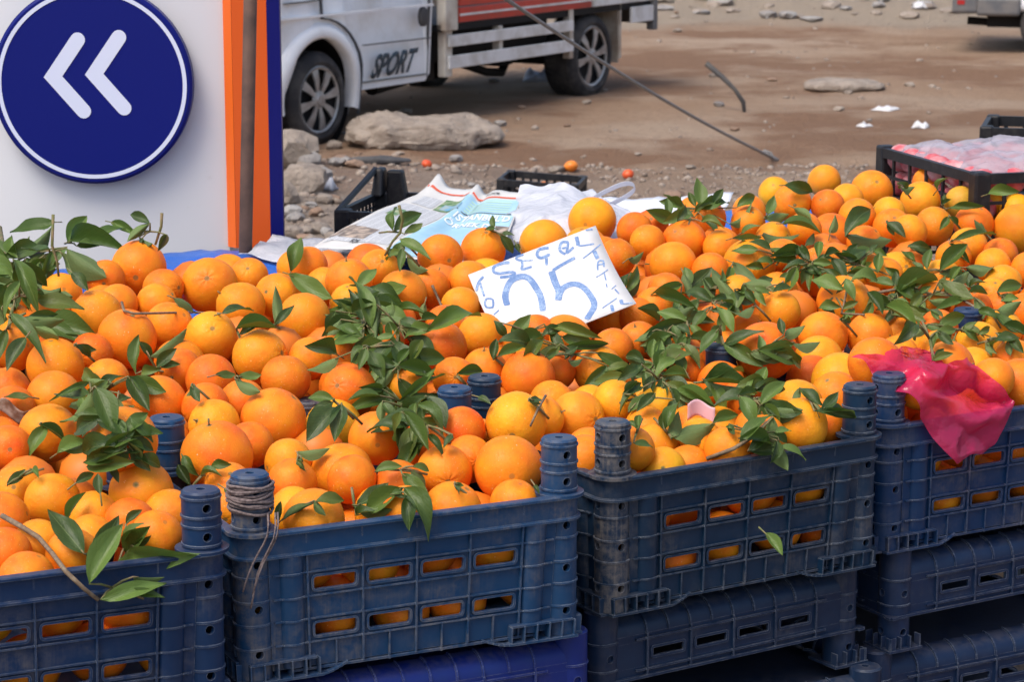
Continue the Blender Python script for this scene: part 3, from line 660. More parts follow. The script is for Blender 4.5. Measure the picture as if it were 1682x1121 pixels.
def panel(mb, fn, ss, ts, holes, hw, hh, o=0.0, rr=.004):
    for i in range(len(ss)-1):
        for j in range(len(ts)-1):
            s0, s1, t0, t1 = ss[i], ss[i+1], ts[j], ts[j+1]
            if (i, j) in holes:
                lp = rloop((s0+s1)/2-hw/2, (t0+t1)/2-hh/2, (s0+s1)/2+hw/2, (t0+t1)/2+hh/2, rr, 4)
                crn = [(s1, t0), (s1, t1), (s0, t1), (s0, t0)]
                vs = [fn(a, b, o) for a, b in crn+lp]; fs = []
                for q in range(4):
                    b0 = 4+q*4
                    for e in range(3): fs.append((q, b0+e+1, b0+e))
                    fs.append((q, (q+1) % 4, 4+((q+1) % 4)*4, b0+3))
                mb.add(vs, fs)
            else: mb.add([fn(s0, t0, o), fn(s1, t0, o), fn(s1, t1, o), fn(s0, t1, o)], [(0, 1, 2, 3)])
def bar(mb, fn, s0, s1, t0, t1, o0, o1):
    mb.hexa([fn(s0, t0, o0), fn(s1, t0, o0), fn(s1, t0, o1), fn(s0, t0, o1), fn(s0, t1, o0), fn(s1, t1, o0), fn(s1, t1, o1), fn(s0, t1, o1)])
def frame_ring(mb, fn, cs, ct, hw, hh, rr, wd, o):
    a = rloop(cs-hw/2, ct-hh/2, cs+hw/2, ct+hh/2, rr, 4); b = rloop(cs-hw/2-wd, ct-hh/2-wd, cs+hw/2+wd, ct+hh/2+wd, rr+wd, 4); n = len(a)
    vs = [fn(x, y, 0) for x, y in a] + [fn(x, y, o) for x, y in a] + [fn(x, y, o) for x, y in b] + [fn(x, y, 0) for x, y in b]
    mb.add(vs, [(q*n+i, q*n+(i+1) % n, (q+1)*n+(i+1) % n, (q+1)*n+i) for q in range(3) for i in range(n)])
def post_mesh(z0, z1, r, dirs, holes, rings, mat):
    """hollow round post: grid of (angle, z) cells, some cut by a round hole"""
    mb = MB(); hr = .0062; da = .30
    ang = sorted(set([round(a % (2*math.pi), 4) for d in dirs for a in (d-da, d+da)] + [round(2*math.pi*k/20, 4) for k in range(20) if all(abs((2*math.pi*k/20-d+math.pi) % (2*math.pi)-math.pi) > da+.08 for d in dirs)]))
    hz = [(h-.0095, h+.0095) for h in holes]
    zs = sorted(set([z0, z1-.003] + [round(z, 5) for ab in hz for z in ab])); n = len(ang)
    P = lambda a, z, rr=r: (rr*math.cos(a), rr*math.sin(a), z)
    for j in range(len(zs)-1):
        for i in range(n):
            a0, a1 = ang[i], ang[(i+1) % n]
            if a1 < a0: a1 += 2*math.pi
            am, zm = (a0+a1)/2, (zs[j]+zs[j+1])/2
            if any(abs(zm-h) < 1e-4 for h in holes) and any(abs((am-d+math.pi) % (2*math.pi)-math.pi) < .02 for d in dirs):
                crn = [P(a1, zs[j]), P(a1, zs[j+1]), P(a0, zs[j+1]), P(a0, zs[j])]; lp = []; ip = []
                for q in range(12):
                    th = math.radians(-45+30*q); lp.append(P(am+hr/r*math.cos(th), zm+hr*math.sin(th))); ip.append(P(am+hr/r*math.cos(th), zm+hr*math.sin(th), r-.007))
                fs = []
                for q in range(4):
                    g = lambda i: 4+(q*3+i) % 12
                    fs += [(q, g(1), g(0)), (q, g(2), g(1)), (q, (q+1) % 4, g(2)), ((q+1) % 4, g(3), g(2))]
                fs += [(4+q, 4+(q+1) % 12, 16+(q+1) % 12, 16+q) for q in range(12)]
                mb.add(crn+lp+ip, fs)
            else: mb.add([P(a0, zs[j]), P(a1, zs[j]), P(a1, zs[j+1]), P(a0, zs[j+1])], [(0, 1, 2, 3)])
    m2 = MB(); N = 24
    m2.lathe([(r, z1-.003), (r-.003, z1), (.0062, z1), (.0062, z1-.02)], N); mb.add(m2.v, m2.f)
    for z in rings:
        m2 = MB(); m2.lathe([(r-.002, z-.0016), (r+.0016, z-.0012), (r+.0016, z+.0012), (r-.002, z+.0016)], N); mb.add(m2.v, m2.f)
    me = mb.mesh('corner_post', mat, 35); bm = bmesh.new(); bm.from_mesh(me); bmesh.ops.remove_doubles(bm, verts=bm.verts, dist=1e-6); bm.to_mesh(me); bm.free(); return me
LV = (.048, .082, .115, .150)
PI2 = math.pi/2
CP = ((.031, .031, (-PI2, math.pi)), (L-.031, .031, (-PI2, 0)), (L-.031, D-.031, (PI2, 0)), (.031, D-.031, (PI2, math.pi)))
def make_crate():
    root = empty('orange_crate'); mt = M['crate_plastic']
    for side in range(4):
        Lw, fn = wallT(side); nc = 4 if side in (0, 2) else 3; cw = (Lw-.2)/nc
        ss = [.045] + [.1+cw*i for i in range(nc+1)] + [Lw-.045]; ts = [.012, *LV, .178, .206]
        holes = {(i, j) for i in range(1, nc+1) for j in (1, 3)}; hw = cw*.77; hh = .0185
        mb = MB(); panel(mb, fn, ss, ts, holes, hw, hh)
        wl = mb.build('wall', mt, root); sm = wl.modifiers.new('thick', 'SOLIDIFY'); sm.thickness = .003; sm.offset = -1
        mb = MB()
        for z in LV: bar(mb, fn, .05, Lw-.05, z-.0011, z+.0011, -.001, .0045)
        for i in range(nc+1): s = .1+cw*i; bar(mb, fn, s-.0012, s+.0012, .010, .177, -.001, .0052)
        for i in range(nc):   s = .1+cw*(i+.5); bar(mb, fn, s-.001, s+.001, .006, .0465, -.001, .0040)
        bar(mb, fn, .07, Lw-.07, .007, .0105, -.004, .0035)
        for (i, j) in holes: frame_ring(mb, fn, .1+cw*(i-.5), (ts[j]+ts[j+1])/2, hw, hh, .004, .0035, .0035)
        for s in (.078, Lw-.078):                         # half-round columns beside the posts
            n = 9; vs = []
            zz = [.014, .177]
            for z in zz:
                for q in range(n): a = math.pi*q/(n-1); vs.append(fn(s-.018*math.cos(a), z, -.002+.0105*math.sin(a)))
            mb.add(vs, [(q, q+1, n+q+1, n+q) for q in range(n-1)])
            for z in LV:
                vs = []
                for zz_ in (z-.0011, z+.0011):
                    for q in range(n): a = math.pi*q/(n-1); vs.append(fn(s-.0188*math.cos(a), zz_, -.002+.0125*math.sin(a)))
                for zz_ in (z-.0011, z+.0011):
                    for q in range(n): a = math.pi*q/(n-1); vs.append(fn(s-.017*math.cos(a), zz_, -.004+.0100*math.sin(a)))
                mb.add(vs, [(q, q+1, n+q+1, n+q) for q in range(n-1)] + [(n+q, n+q+1, 3*n+q+1, 3*n+q) for q in range(n-1)] + [(q+1, q, 2*n+q, 2*n+q+1) for q in range(n-1)])
        for i in range(nc+1): s = .1+cw*i; bar(mb, fn, s-.001, s+.001, .179, .207, -.002, .0035)
        mb.build('rib', mt, wl, smooth=40)
        # flared feet at both ends of the wall
        for s0, s1, sm_, sg in ((.004, .118, .118, 1), (Lw-.118, Lw-.004, Lw-.118, -1)):
            mb = MB(); bar(mb, fn, s0, s1, 0, .0035, -.02, .0150); bar(mb, fn, s0+.004, s1-.01, .026, .029, -.012, .0125)
            for q in range(6): s = s0+.004+(s1-s0-.010)*q/5; bar(mb, fn, s-.001, s+.001, .003, .027, -.010, .0138)
            for q in range(5):
                sa, sb = sm_+sg*.008*q, sm_+sg*.008*(q+1); ta, tb = .010*(q/5)**1.6, .010*((q+1)/5)**1.6
                if sg < 0: sa, sb, ta, tb = sb, sa, tb, ta
                mb.hexa([fn(sa, ta, -.006), fn(sb, tb, -.006), fn(sb, tb, .0055+.0018*(4-q)), fn(sa, ta, .0055+.0018*(4-q)), fn(sa, ta+.003, -.006), fn(sb, tb+.003, -.006), fn(sb, tb+.003, .0055+.0018*(4-q)), fn(sa, ta+.003, .0055+.0018*(4-q))])
            mb.build('foot_flange', mt, wl)
    # rim flange
    lp0 = [(0.012, H-.006), (.012, H), (-.001, H), (-.0025, H-.0015), (-.0025, H-.005), (.0035, H-.007), (.0035, H-.033), (-.001, H-.0345), (-.001, H-.0375), (.008, H-.0380)]
    mb = MB(); vs = []
    for (ins, z) in lp0: vs += [(x-L/2, y-D/2, z) for x, y in rloop(ins, ins, L-ins, D-ins, max(.004, .032-ins), 6)]
    n = 24; mb.add(vs, [(q*n+i, q*n+(i+1) % n, (q+1)*n+(i+1) % n, (q+1)*n+i) for q in range(len(lp0)-1) for i in range(n)]); mb.build('rim', mt, root, smooth=35)
    # corner shelf plates the posts rise through
    for (cx, cy, dr) in CP:
        hz = (H+.058, H+.019, .168, .105, .041)
        pm = post_mesh(.004, H+PT, .0262, dr, hz, (H+.070, H+.045, H+.032, H+.006, *LV), mt)
        po = link('corner_post', pm, root); po.location = (cx-L/2, cy-D/2, 0)
        mb = MB(); mb.lathe([(.0255, H+.0008), (.036, H+.0008), (.036, H-.004), (.0255, H-.004)], 24); m_ = mb.build('post_collar', mt, po, smooth=35)
    mb = MB(); mb.box((-L/2+.02, -D/2+.02, .010), (L/2-.02, D/2-.02, .014)); mb.build('crate_floor', mt, root)
    return root
def make_tray():
    """shallow crate used as a spacer under the filled ones"""
    root = empty('shallow_crate'); mt = M['crate_plastic']; TH = .112; BH = .060
    for side in range(4):
        Lw, fn0 = wallT(side); fn = lambda s, t_, o=0.0, fn0=fn0: (lambda p: Vector((p.x, p.y, t_+BH-.06)))(fn0(s, H, o-.004))
        nc = 4 if side in (0, 2) else 3; cw = (Lw-.2)/nc
        ss = [.02] + [.1+cw*i for i in range(nc+1)] + [Lw-.02]; ts = [.058, .072, .112, .124]
        holes = {(i, 1) for i in range(1, nc+1)}
        mb = MB(); panel(mb, fn, ss, ts, holes, cw*.70, .0125, 0, .001)
        wl = mb.build('wall', mt, root); sm = wl.modifiers.new('thick', 'SOLIDIFY'); sm.thickness = .003; sm.offset = -1
        mb = MB(); bar(mb, fn, .0, Lw, .055, .059, -.006, .006); bar(mb, fn, .08, Lw-.08, .0665, .0695, -.001, .0045); bar(mb, fn, .08, Lw-.08, .1155, .1185, -.001, .0045)
        for i in range(nc+1): s = .1+cw*i; bar(mb, fn, s-.0014, s+.0014, .058, .124, -.001, .0050)
        for i in range(nc): frame_ring(mb, fn, .1+cw*(i+.5), .092, cw*.70, .0125, .001, .004, .002)
        n = 8                                             # rounded shoulder, ribbed
        vs = []; sh = [(.124+.030*math.sin(PI2*q/(n-1)), -.034*(1-math.cos(PI2*q/(n-1)))) for q in range(n)]
        for s in (.02, Lw-.02): vs += [fn(s, a, b) for a, b in sh]
        mb.add(vs, [(q, n+q, n+q+1, q+1) for q in range(n-1)])
        for i in range(2*nc+1):
            s = .1+cw*i/2; vs = []
            for ds in (-.0012, .0012):
                for dd in (.0, .0032):
                    vs += [fn(s+ds, a+dd*math.sin(PI2*q/(n-1)), b+dd*math.cos(PI2*q/(n-1))) for q, (a, b) in enumerate(sh)]
            for q in range(n-1): mb.add([vs[e*n+q+w_] for w_ in (0, 1) for e in (0, 2, 3, 1)], [(0, 3, 2, 1), (4, 5, 6, 7), (0, 1, 5, 4), (1, 2, 6, 5), (2, 3, 7, 6), (3, 0, 4, 7)])
        mb.build('rib', mt, wl, smooth=50)
    for (cx, cy, dr) in CP:
        pm = post_mesh(0.002, .168, .0262, dr, (.030, .095), (.055, .075, .118), mt); po = link('corner_post', pm, root); po.location = (cx-L/2, cy-D/2, 0)
        sx_, sy_ = (1 if cx > L/2 else -1), (1 if cy > D/2 else -1)
        mb = MB(); mb.box((-.034, -.034, .0), (.034, .034, .004))
        for q in range(4):
            for (ax, ay) in ((1, 0), (0, 1)):
                c_ = -.030+.020*q; a_ = (c_-.001, sy_*.026-.007, .004) if ax else (sx_*.026-.007, c_-.001, .004); b_ = (c_+.001, sy_*.026+.007, .024) if ax else (sx_*.026+.007, c_+.001, .024); mb.box(a_, b_)
        mb.build('foot', mt, po)
    mb = MB(); mb.box((-L/2+.02, -D/2+.02, .140), (L/2-.02, D/2-.02, .144)); mb.build('crate_floor', mt, root)
    return root
PITCHZ = .168; ZB = .504                                  # bottom of the filled crates
def crate_pose(o, x, y, yaw, z):                          # x, y = front left corner
    c, s = math.cos(yaw), math.sin(yaw); o.location = (x + c*L/2 - s*D/2, y + s*L/2 + c*D/2, z); o.rotation_euler = (0, 0, yaw)
ROW1 = {'A': (-.8508, 2.958, .4335), 'B': (-.3694, 3.2391, .4458), 'C': (.1383, 3.5406, .5564), 'D': (.5923, 3.8708, .5223)}
CCOL = {'A': (.006,.026,.082), 'B': (.008,.046,.122), 'C': (.005,.023,.055), 'D': (.006,.030,.096)}
CLAB = {'A': 'navy plastic crate of oranges with a leafy sprig hanging over its rim',
        'B': 'dusty blue crate of oranges with brown twine wound round a corner post',
        'C': 'dark blue crate of oranges with mud smears on its corner post',
        'D': 'blue crate of oranges with a pink plastic bag draped over its rim'}
crate0 = make_crate(); tray0 = make_tray(); first = True
for k, (x, y, yaw) in ROW1.items():
    o = crate0 if k == 'A' else copy_tree(crate0); crate_pose(o, x, y, yaw, ZB); set_color(o, CCOL[k]); tag(o, CLAB[k], 'crate', 'filled crates in the front row')
    for i_, ch in enumerate(o.children):
        al = {'A': .58, 'B': .78, 'C': .55, 'D': .66}[k]
        if ch.name.startswith('corner_post') and (k == 'C' or k == 'B') and ch.location.x < 0 and ch.location.y < 0: al = 1.15
        ch.color[3] = al
        for g in ch.children: g.color[3] = al
TL = {'A': 'the navy crate with the overhanging sprig', 'B': 'the crate tied with twine', 'C': 'the mud smeared crate', 'D': 'the crate with the pink bag'}
for k, (x, y, yaw) in ROW1.items():
    for lv in range(3):
        o = tray0 if (k == 'A' and lv == 0) else copy_tree(tray0)
        dx = (.018, -.012, .01)[lv]*(1 if k in 'BD' else -1)
        crate_pose(o, x + dx + .004, y + .012*(lv != 1), yaw + (.02, -.015, .01)[lv], ZB-.0005-PITCHZ*(lv+1))
        col = (.008,.020,.16) if (k == 'B' and lv == 0) else ((.008,.020,.052) if k != 'D' else (.009,.021,.06))
        set_color(o, col)
        for ch in o.children:
            ch.color[3] = .36
            for g in ch.children: g.color[3] = .36
        pos_ = ('directly under', 'second below', 'lowest under')[lv]
        tag(o, ('bright blue ' if k == 'B' and lv == 0 else 'dark blue ') + 'empty shallow crate with slots, ' + pos_ + ' ' + TL[k], 'crate', 'shallow crates stacked under the front row')
# rear rows stand on a long table
YAW = .497; e1 = Vector((math.cos(YAW), math.sin(YAW), 0)); e2 = Vector((-math.sin(YAW), math.cos(YAW), 0)); O0 = Vector((-.3694, 3.2391, 0))
def uvw(p): q = Vector((p[0], p[1], 0))-O0; return q.dot(e1), q.dot(e2)
def world(u, v_, z): return O0 + e1*u + e2*v_ + Vector((0, 0, z))
RIM = ZB+H
v2 = 0
for k, (x, y, yaw) in ROW1.items():
    for a, b in ((0, D), (L, D)):
        p = (x+math.cos(yaw)*a-math.sin(yaw)*b, y+math.sin(yaw)*a+math.cos(yaw)*b); v2 = max(v2, uvw(p)[1])
v2 += .012
tb = empty('trestle_table', world(.55, v2+.75, 0), YAW, 'wooden trestle table under the rear crates and blue tarp', 'table')
mb = MB(); mb.box((-1.55, -.72, ZB-.077), (1.45, .70, ZB-.047)); mb.build('table_top', M['wood'], tb)
for x_ in (-1.4, 0, 1.3):
    for y_ in (-.6, .6): mb = MB(); mb.box((x_-.03, y_-.03, 0), (x_+.03, y_+.03, ZB-.078)); mb.build('leg', M['wood'], tb)
ul = uvw((-.8508, 2.958))[0] - .12
for r_ in range(3):
    for c_ in range(5):
        o = copy_tree(crate0); p = world(ul + c_*(L+.012), v2 + r_*(D+.006), 0); crate_pose(o, p.x, p.y, YAW, ZB-.045); set_color(o, (.010, .022, .05))
        tag(o, ('dark blue crate buried under oranges in the second row behind the front crates', 'dark blue crate buried under oranges in the third row before the tarp', 'dark blue crate hidden beneath the blue tarp at the rear')[r_], 'crate', 'rear crates row %d' % (r_+2))
# ---------------------------------------------------------------- oranges, read off the photograph tile by tile (x, y, radius, hue) in tile pixels
TILES = {'4': (0, 340, 2.802), '5': (500, 340, 2.802), '6': (1060, 270, 2.669), '7': (0, 700, 2.663), '8': (360, 700, 2.663), 'C': (920, 620, 2.237)}
ORG = {
'4': '638,285,128,m 945,365,132,m 1145,325,88,m 1275,410,105,m 1380,285,82,m 1530,345,92,m 1405,520,122,m 1110,460,115,m 285,400,88,m 225,515,108,m 440,505,120,m 565,450,92,m 700,450,85,m 780,550,112,m 585,610,137,m 970,605,122,y 1195,690,128,m 965,795,117,d 1315,795,115,d 1430,700,100,m 255,735,132,m 235,880,130,m 50,850,70,d 490,800,105,m 415,680,65,d 220,1045,140,m 765,905,128,m 985,1000,118,y 1262,990,155,m 1145,1100,110,d 38,1115,95,d 485,335,65,d 770,375,60,d 835,755,62,d 1105,900,78,d 925,915,48,d 280,640,55,d 60,930,60,d 60,660,55,d',
'7': '865,128,158,m 220,325,120,m 620,295,145,m 722,400,125,m 425,405,98,y 0,415,128,m 175,525,105,m 320,560,112,m 130,690,130,m 85,280,72,y 690,505,72,m 1285,165,108,y 1000,270,52,m 395,505,80,m 560,430,60,d 30,560,60,d',
'8': '530,212,142,m 685,55,122,m 320,250,105,m 340,385,98,y 465,470,140,m 990,205,124,m 1080,135,55,m 1260,208,152,m 1030,385,135,m 1300,345,105,m 745,275,92,d 930,80,90,d 1045,35,72,d 735,370,65,m 60,355,62,m 610,240,70,d 830,390,60,m',
'5': '1325,65,110,y 1100,170,110,y 625,230,105,d 822,200,103,m 345,290,97,m 150,345,106,m 20,290,70,m 460,395,108,m 570,375,95,d 760,350,103,m 720,460,90,m 650,545,88,d 210,445,78,y 815,600,112,y 625,645,122,d 835,755,106,m 1030,785,128,d 1065,590,82,d 1180,755,58,d 1335,755,115,m 1420,655,92,d 1250,965,126,y 1160,905,100,m 1385,915,78,y 470,835,96,m 715,1015,92,m 905,1030,140,y 1050,995,78,y 600,1065,78,d 365,640,62,d 1440,235,82,d 1525,105,80,d 1540,510,70,d 205,850,128,d 1540,620,60,d 690,790,42,d 900,470,60,m 1180,420,60,m',
'6': '785,75,73,y 993,118,93,m 568,128,64,y 652,172,85,m 790,182,57,d 885,158,56,y 927,232,82,m 1205,165,88,y 1065,215,62,y 1092,282,86,m 1265,272,86,m 1395,170,50,g 1462,268,88,d 1612,280,106,y 1415,360,84,y 1555,400,60,d 1555,450,75,y 1570,520,80,y 215,218,76,m 275,240,48,m 455,210,60,m 450,258,60,m 175,340,98,m 125,440,102,m 320,365,75,m 455,445,115,m 280,470,72,d 600,405,60,m 770,472,112,m 1050,490,60,m 1258,600,84,d 590,645,92,m 870,610,120,m 780,758,110,m 985,757,102,m 525,825,112,d 340,965,106,d 640,925,106,y 840,965,125,y 1282,815,75,y 1345,720,62,d 1460,795,105,y 1550,725,70,y 1440,890,88,y 1620,995,76,y 1190,1070,72,y 40,625,60,m 20,275,60,d 180,905,82,d 310,700,70,d 480,1060,85,d 30,1040,82,y 15,345,55,m 405,570,48,y 1640,655,62,d 1530,580,60,y 1350,410,70,m 1620,200,60,y 1500,180,48,y 700,290,60,m 560,330,60,m 960,345,65,m 1650,460,55,m 1150,300,50,m 1440,640,60,d 1580,640,60,d 1110,840,60,m 1240,80,50,m 1520,1040,70,m 1640,880,60,m 90,560,60,d',
'C': '155,105,66,y 105,268,66,m 320,195,72,m 490,195,86,m 528,242,86,y 380,262,76,m 395,335,86,y 945,252,106,y 855,152,102,y 700,275,72,m 750,225,62,m 500,310,50,m 680,95,72,d 330,105,62,y 425,95,62,y 300,325,40,m 610,300,60,m 130,315,50,m 830,270,55,m'}
# plane of the price card, needed so that fruit stays behind or before it
cTL, cTR, cBR, cBL = (769, 452), (978, 371), (1039, 526), (830, 607)
pTR = at(*cTR, 4.54); pTL = at(*cTL, 4.42); pBR = at(*cBR, 4.38)
cn = (pTR-pTL).cross(pBR-pTR).normalized()
if cn.y > 0: cn = -cn
def on_card(px, py, off=0.0):
    r = ray(px, py); t_ = (pTL-CAM).dot(cn)/r.dot(cn); return CAM + r*t_ + cn*off
SURF = [(-.1, -.03), (.0, -.025), (.07, -.012), (.25, .012), (.43, .035), (.65, .07), (.9, .105), (1.2, .145), (1.45, .165), (2.2, .17)]
def surf(v_):
    for (a, za), (b, zb_) in zip(SURF[:-1], SURF[1:]):
        if v_ <= b: return RIM + za + (zb_-za)*max(0, (v_-a)/(b-a))
    return RIM + .17
def hit_surf(px, py):
    r = ray(px, py); d = 2.6
    while d < 7.5:
        p = CAM + r*(d/r.y)
        if p.z <= surf(uvw(p)[1]): return p
        d += .01
    return p
HUE = {'m': (.82,.240,.011), 'y': (.84,.310,.013), 'd': (.77,.172,.009), 'g': (.62,.34,.03)}
C_, R_, HU, FX = [], [], [], []
for tk, s_ in ORG.items():
    ox, oy, sc = TILES[tk]
    for it in s_.split():
        x, y, r, h = it.split(','); px, py, rp = ox+float(x)/sc, oy+float(y)/sc, float(r)/sc
        p = hit_surf(px, py); rr = rp*p.y/FPX*1.02
        if rr > .058: rr = .058
        if rr < .036: rr = .036
        C_.append(p); R_.append(rr); HU.append(h); FX.append(1)
rf = random.Random(11)
def addfill(p, r):
    for q, rq in zip(C_, R_):
        if (q-p).length < .86*(r+rq): return
    C_.append(p); R_.append(r); HU.append(rf.choice('mmydd')); FX.append(0)
stp = .093
for lay, dz in enumerate((-.030, -.095, -.165)):
    v_ = .058
    while v_ < 1.30:
        u = -.80 + rf.uniform(0, stp)
        while u < 2.0:
            p = world(u+rf.uniform(-.012, .012), v_+rf.uniform(-.012, .012), surf(v_)+dz+rf.uniform(-.006, .006))
            x, y = project(p)
            if -90 < x < 1770 and y < 1200: addfill(p, rf.uniform(.041, .047))
            u += stp
        v_ += stp*.9
# fruit behind the slots of the front crates
for k, (x, y, yaw) in ROW1.items():
    a1 = Vector((math.cos(yaw), math.sin(yaw), 0)); a2 = Vector((-math.sin(yaw), math.cos(yaw), 0))
    for z in (.062, .140):
        for q in range(5):
            addfill(Vector((x, y, ZB+z)) + a1*(.075+.095*q+rf.uniform(-.008, .008)) + a2*(.064+rf.uniform(0, .006)), rf.uniform(.043, .047))
C = np.array([tuple(p) for p in C_]); R = np.array(R_); FXA = np.array(FX)
mob = np.where(FXA == 1, .35, 1.0)[:, None]
CR = []                                                   # front-row crate frames for containment
for k, (x, y, yaw) in ROW1.items(): CR.append((np.array([x, y]), np.array([math.cos(yaw), math.sin(yaw)]), np.array([-math.sin(yaw), math.cos(yaw)])))
viewd = (C - np.array(CAM)); viewd /= np.linalg.norm(viewd, axis=1)[:, None]
for itn in range(70):
    d = C[:, None, :]-C[None, :, :]; dist = np.linalg.norm(d, axis=2)+1e-9; np.fill_diagonal(dist, 9)
    ov = np.maximum(0, .975*(R[:, None]+R[None, :])-dist); push = (d/dist[:, :, None])*(ov*.5)[:, :, None]
    mv = push.sum(1)*.55
    along = (mv*viewd).sum(1)[:, None]*viewd              # slide picked fruit mostly along its sight line
    mv = np.where(FXA[:, None] == 1, along + (mv-along)*.22, mv)
    C += np.clip(mv, -.02, .02)
    C[:, 2] = np.maximum(C[:, 2], ZB+.016+R)
    for ci, (o_, a1, a2) in enumerate(CR):                # stay behind the front wall, inside the side walls, off the posts
        q = C[:, :2]-o_; s = q@a1; n_ = q@a2
        inb = (s > -.02) & (s < L+.02) & (n_ < .25) & (n_ > -.2) & (C[:, 2] < RIM+.035)
        lim = R+np.where(C[:, 2] < RIM-.015, .0205, .011); dn = np.where(inb & (n_ < lim), lim-n_, 0); C[:, :2] += dn[:, None]*a2
        low = inb & (C[:, 2] < RIM-.01)
        ds = np.where(low & (s < R+.008) & (s > -.0), R+.008-s, 0) - np.where(low & (s > L-R-.008) & (s <= L), s-(L-R-.008), 0); C[:, :2] += ds[:, None]*a1
        for ps in (.031, L-.031):
            for pn in (.031, D-.031):
                if pn > .1 and (ci, ps > .1) in ((0, True), (3, False)): continue     # these two posts are buried
                pc = o_ + a1*ps + a2*pn; dv = C[:, :2]-pc; dl = np.linalg.norm(dv, axis=1)+1e-9
                dz = np.maximum(0, C[:, 2]-(RIM+PT)); re = np.sqrt(np.maximum(1e-9, R**2-dz**2)); pen = np.where((dz < R) & (dl < re+.0275), re+.0275-dl, 0)
                C[:, :2] += (dv/dl[:, None])*pen[:, None]*np.where(FXA == 1, .5, 1)[:, None]
# keep the price card clear: fruit at its foot before it, the rest behind
bl_ = on_card(*cBL); ex = (pTR-pTL); ey = (bl_-pTL); lx_ = ex.length; ex /= lx_; ey -= ex*ey.dot(ex); ly_ = ey.length; ly_c = ly_; ey /= ly_
for i in range(len(C)):
    c_ = Vector(C[i]); q = c_-pTL; a, b, n_ = q.dot(ex), q.dot(ey), q.dot(cn)
    if -R[i]*.8 < a < lx_+R[i]*.8 and -R[i]*.8 < b < ly_+R[i]*.8 and abs(n_) < .16:
        py_ = project(c_)[1]; px_ = project(c_)[0]; frontal = py_ > 537 + (px_ > 960)*14
        tgt = None
        if frontal and n_ < R[i]+.012: tgt = R[i]+.012
        if not frontal and n_ > -R[i]-.004: tgt = -R[i]-.004
        if tgt is not None: rv = (c_-CAM).normalized(); C[i] = c_ + rv*((tgt-n_)/rv.dot(cn))
for (px_, py_, r_, h_, kk, ps) in ((203, 724, .049, 'm', 'A', L-.031), (1257, 577, .050, 'd', 'D', .031)):   # fruit lying over the buried posts
    x, y, yaw = ROW1[kk]; pp_ = Vector((x+math.cos(yaw)*ps-math.sin(yaw)*(D-.031), y+math.sin(yaw)*ps+math.cos(yaw)*(D-.031), 0)); q = at(px_, py_, pp_.y-.078)
    dl = np.linalg.norm(C-np.array(q), axis=1); k_ = dl > .72*(R+r_); C = np.vstack([C[k_], [tuple(q)]]); R = np.append(R[k_], r_); FXA = np.append(FXA[k_], 1); HU = [h for h, kq in zip(HU, k_) if kq] + [h_]
# drop spare fruit that ended up outside the crates
keep = []
for i in range(len(C)):
    u_, vv = uvw(C[i]); ok = True
    if FXA[i] == 0 and C[i][2] < RIM-.005 and vv < v2+.01:
        ok = False
        for o_, a1, a2 in CR:
            q = C[i][:2]-o_
            if R[i]*.8 < q@a1 < L-R[i]*.8 and R[i]*.9 < q@a2 < D-R[i]*.5 and C[i][2] > ZB+R[i]*.85: ok = True
    if FXA[i] == 0 and C[i][2] < ZB+.02: ok = False
    keep.append(ok)
keep = np.array(keep); C = C[keep]; R = R[keep]; FXA = FXA[keep]; HU = [h for h, k in zip(HU, keep) if k]
# fruit pressed against the slotted front walls
wc, wr_, rem = [], [], np.zeros(len(C), bool)
for k, (x, y, yaw) in ROW1.items():
    a1 = Vector((math.cos(yaw), math.sin(yaw), 0)); a2 = Vector((-math.sin(yaw), math.cos(yaw), 0))
    for z, off in ((.066, .070), (.142, .115)):
        for q in range(5 if z < .1 else 4):
            r_ = rf.uniform(.041, .046); p = Vector((x, y, ZB+z+rf.uniform(-.010, .012))) + a1*(off+.096*q+rf.uniform(-.008, .008)) + a2*(r_+.021)
            dl = np.linalg.norm(C-np.array(p), axis=1); near_ = dl < .82*(R+r_)
            if (near_ & (FXA == 1) & (dl < .6*(R+r_))).any(): continue
            rem |= near_ & (FXA == 0); wc.append(tuple(p)); wr_.append(r_)
HU = [h for h, k in zip(HU, rem) if not k] + [rf.choice('mmydd') for _ in wc]; C = np.vstack([C[~rem], np.array(wc)]); R = np.concatenate([R[~rem], wr_]); FXA = np.concatenate([FXA[~rem], np.zeros(len(wc), int)])
for i in range(len(C)):                                   # nothing may reach through a wall
    for o_, a1, a2 in CR:
        q = C[i][:2]-o_; s = q@a1; n_ = q@a2
        if -.02 < s < L+.02 and -.1 < n_ < R[i]+.019 and C[i][2] < RIM-.005: C[i][:2] += a2*(R[i]+.019-n_)
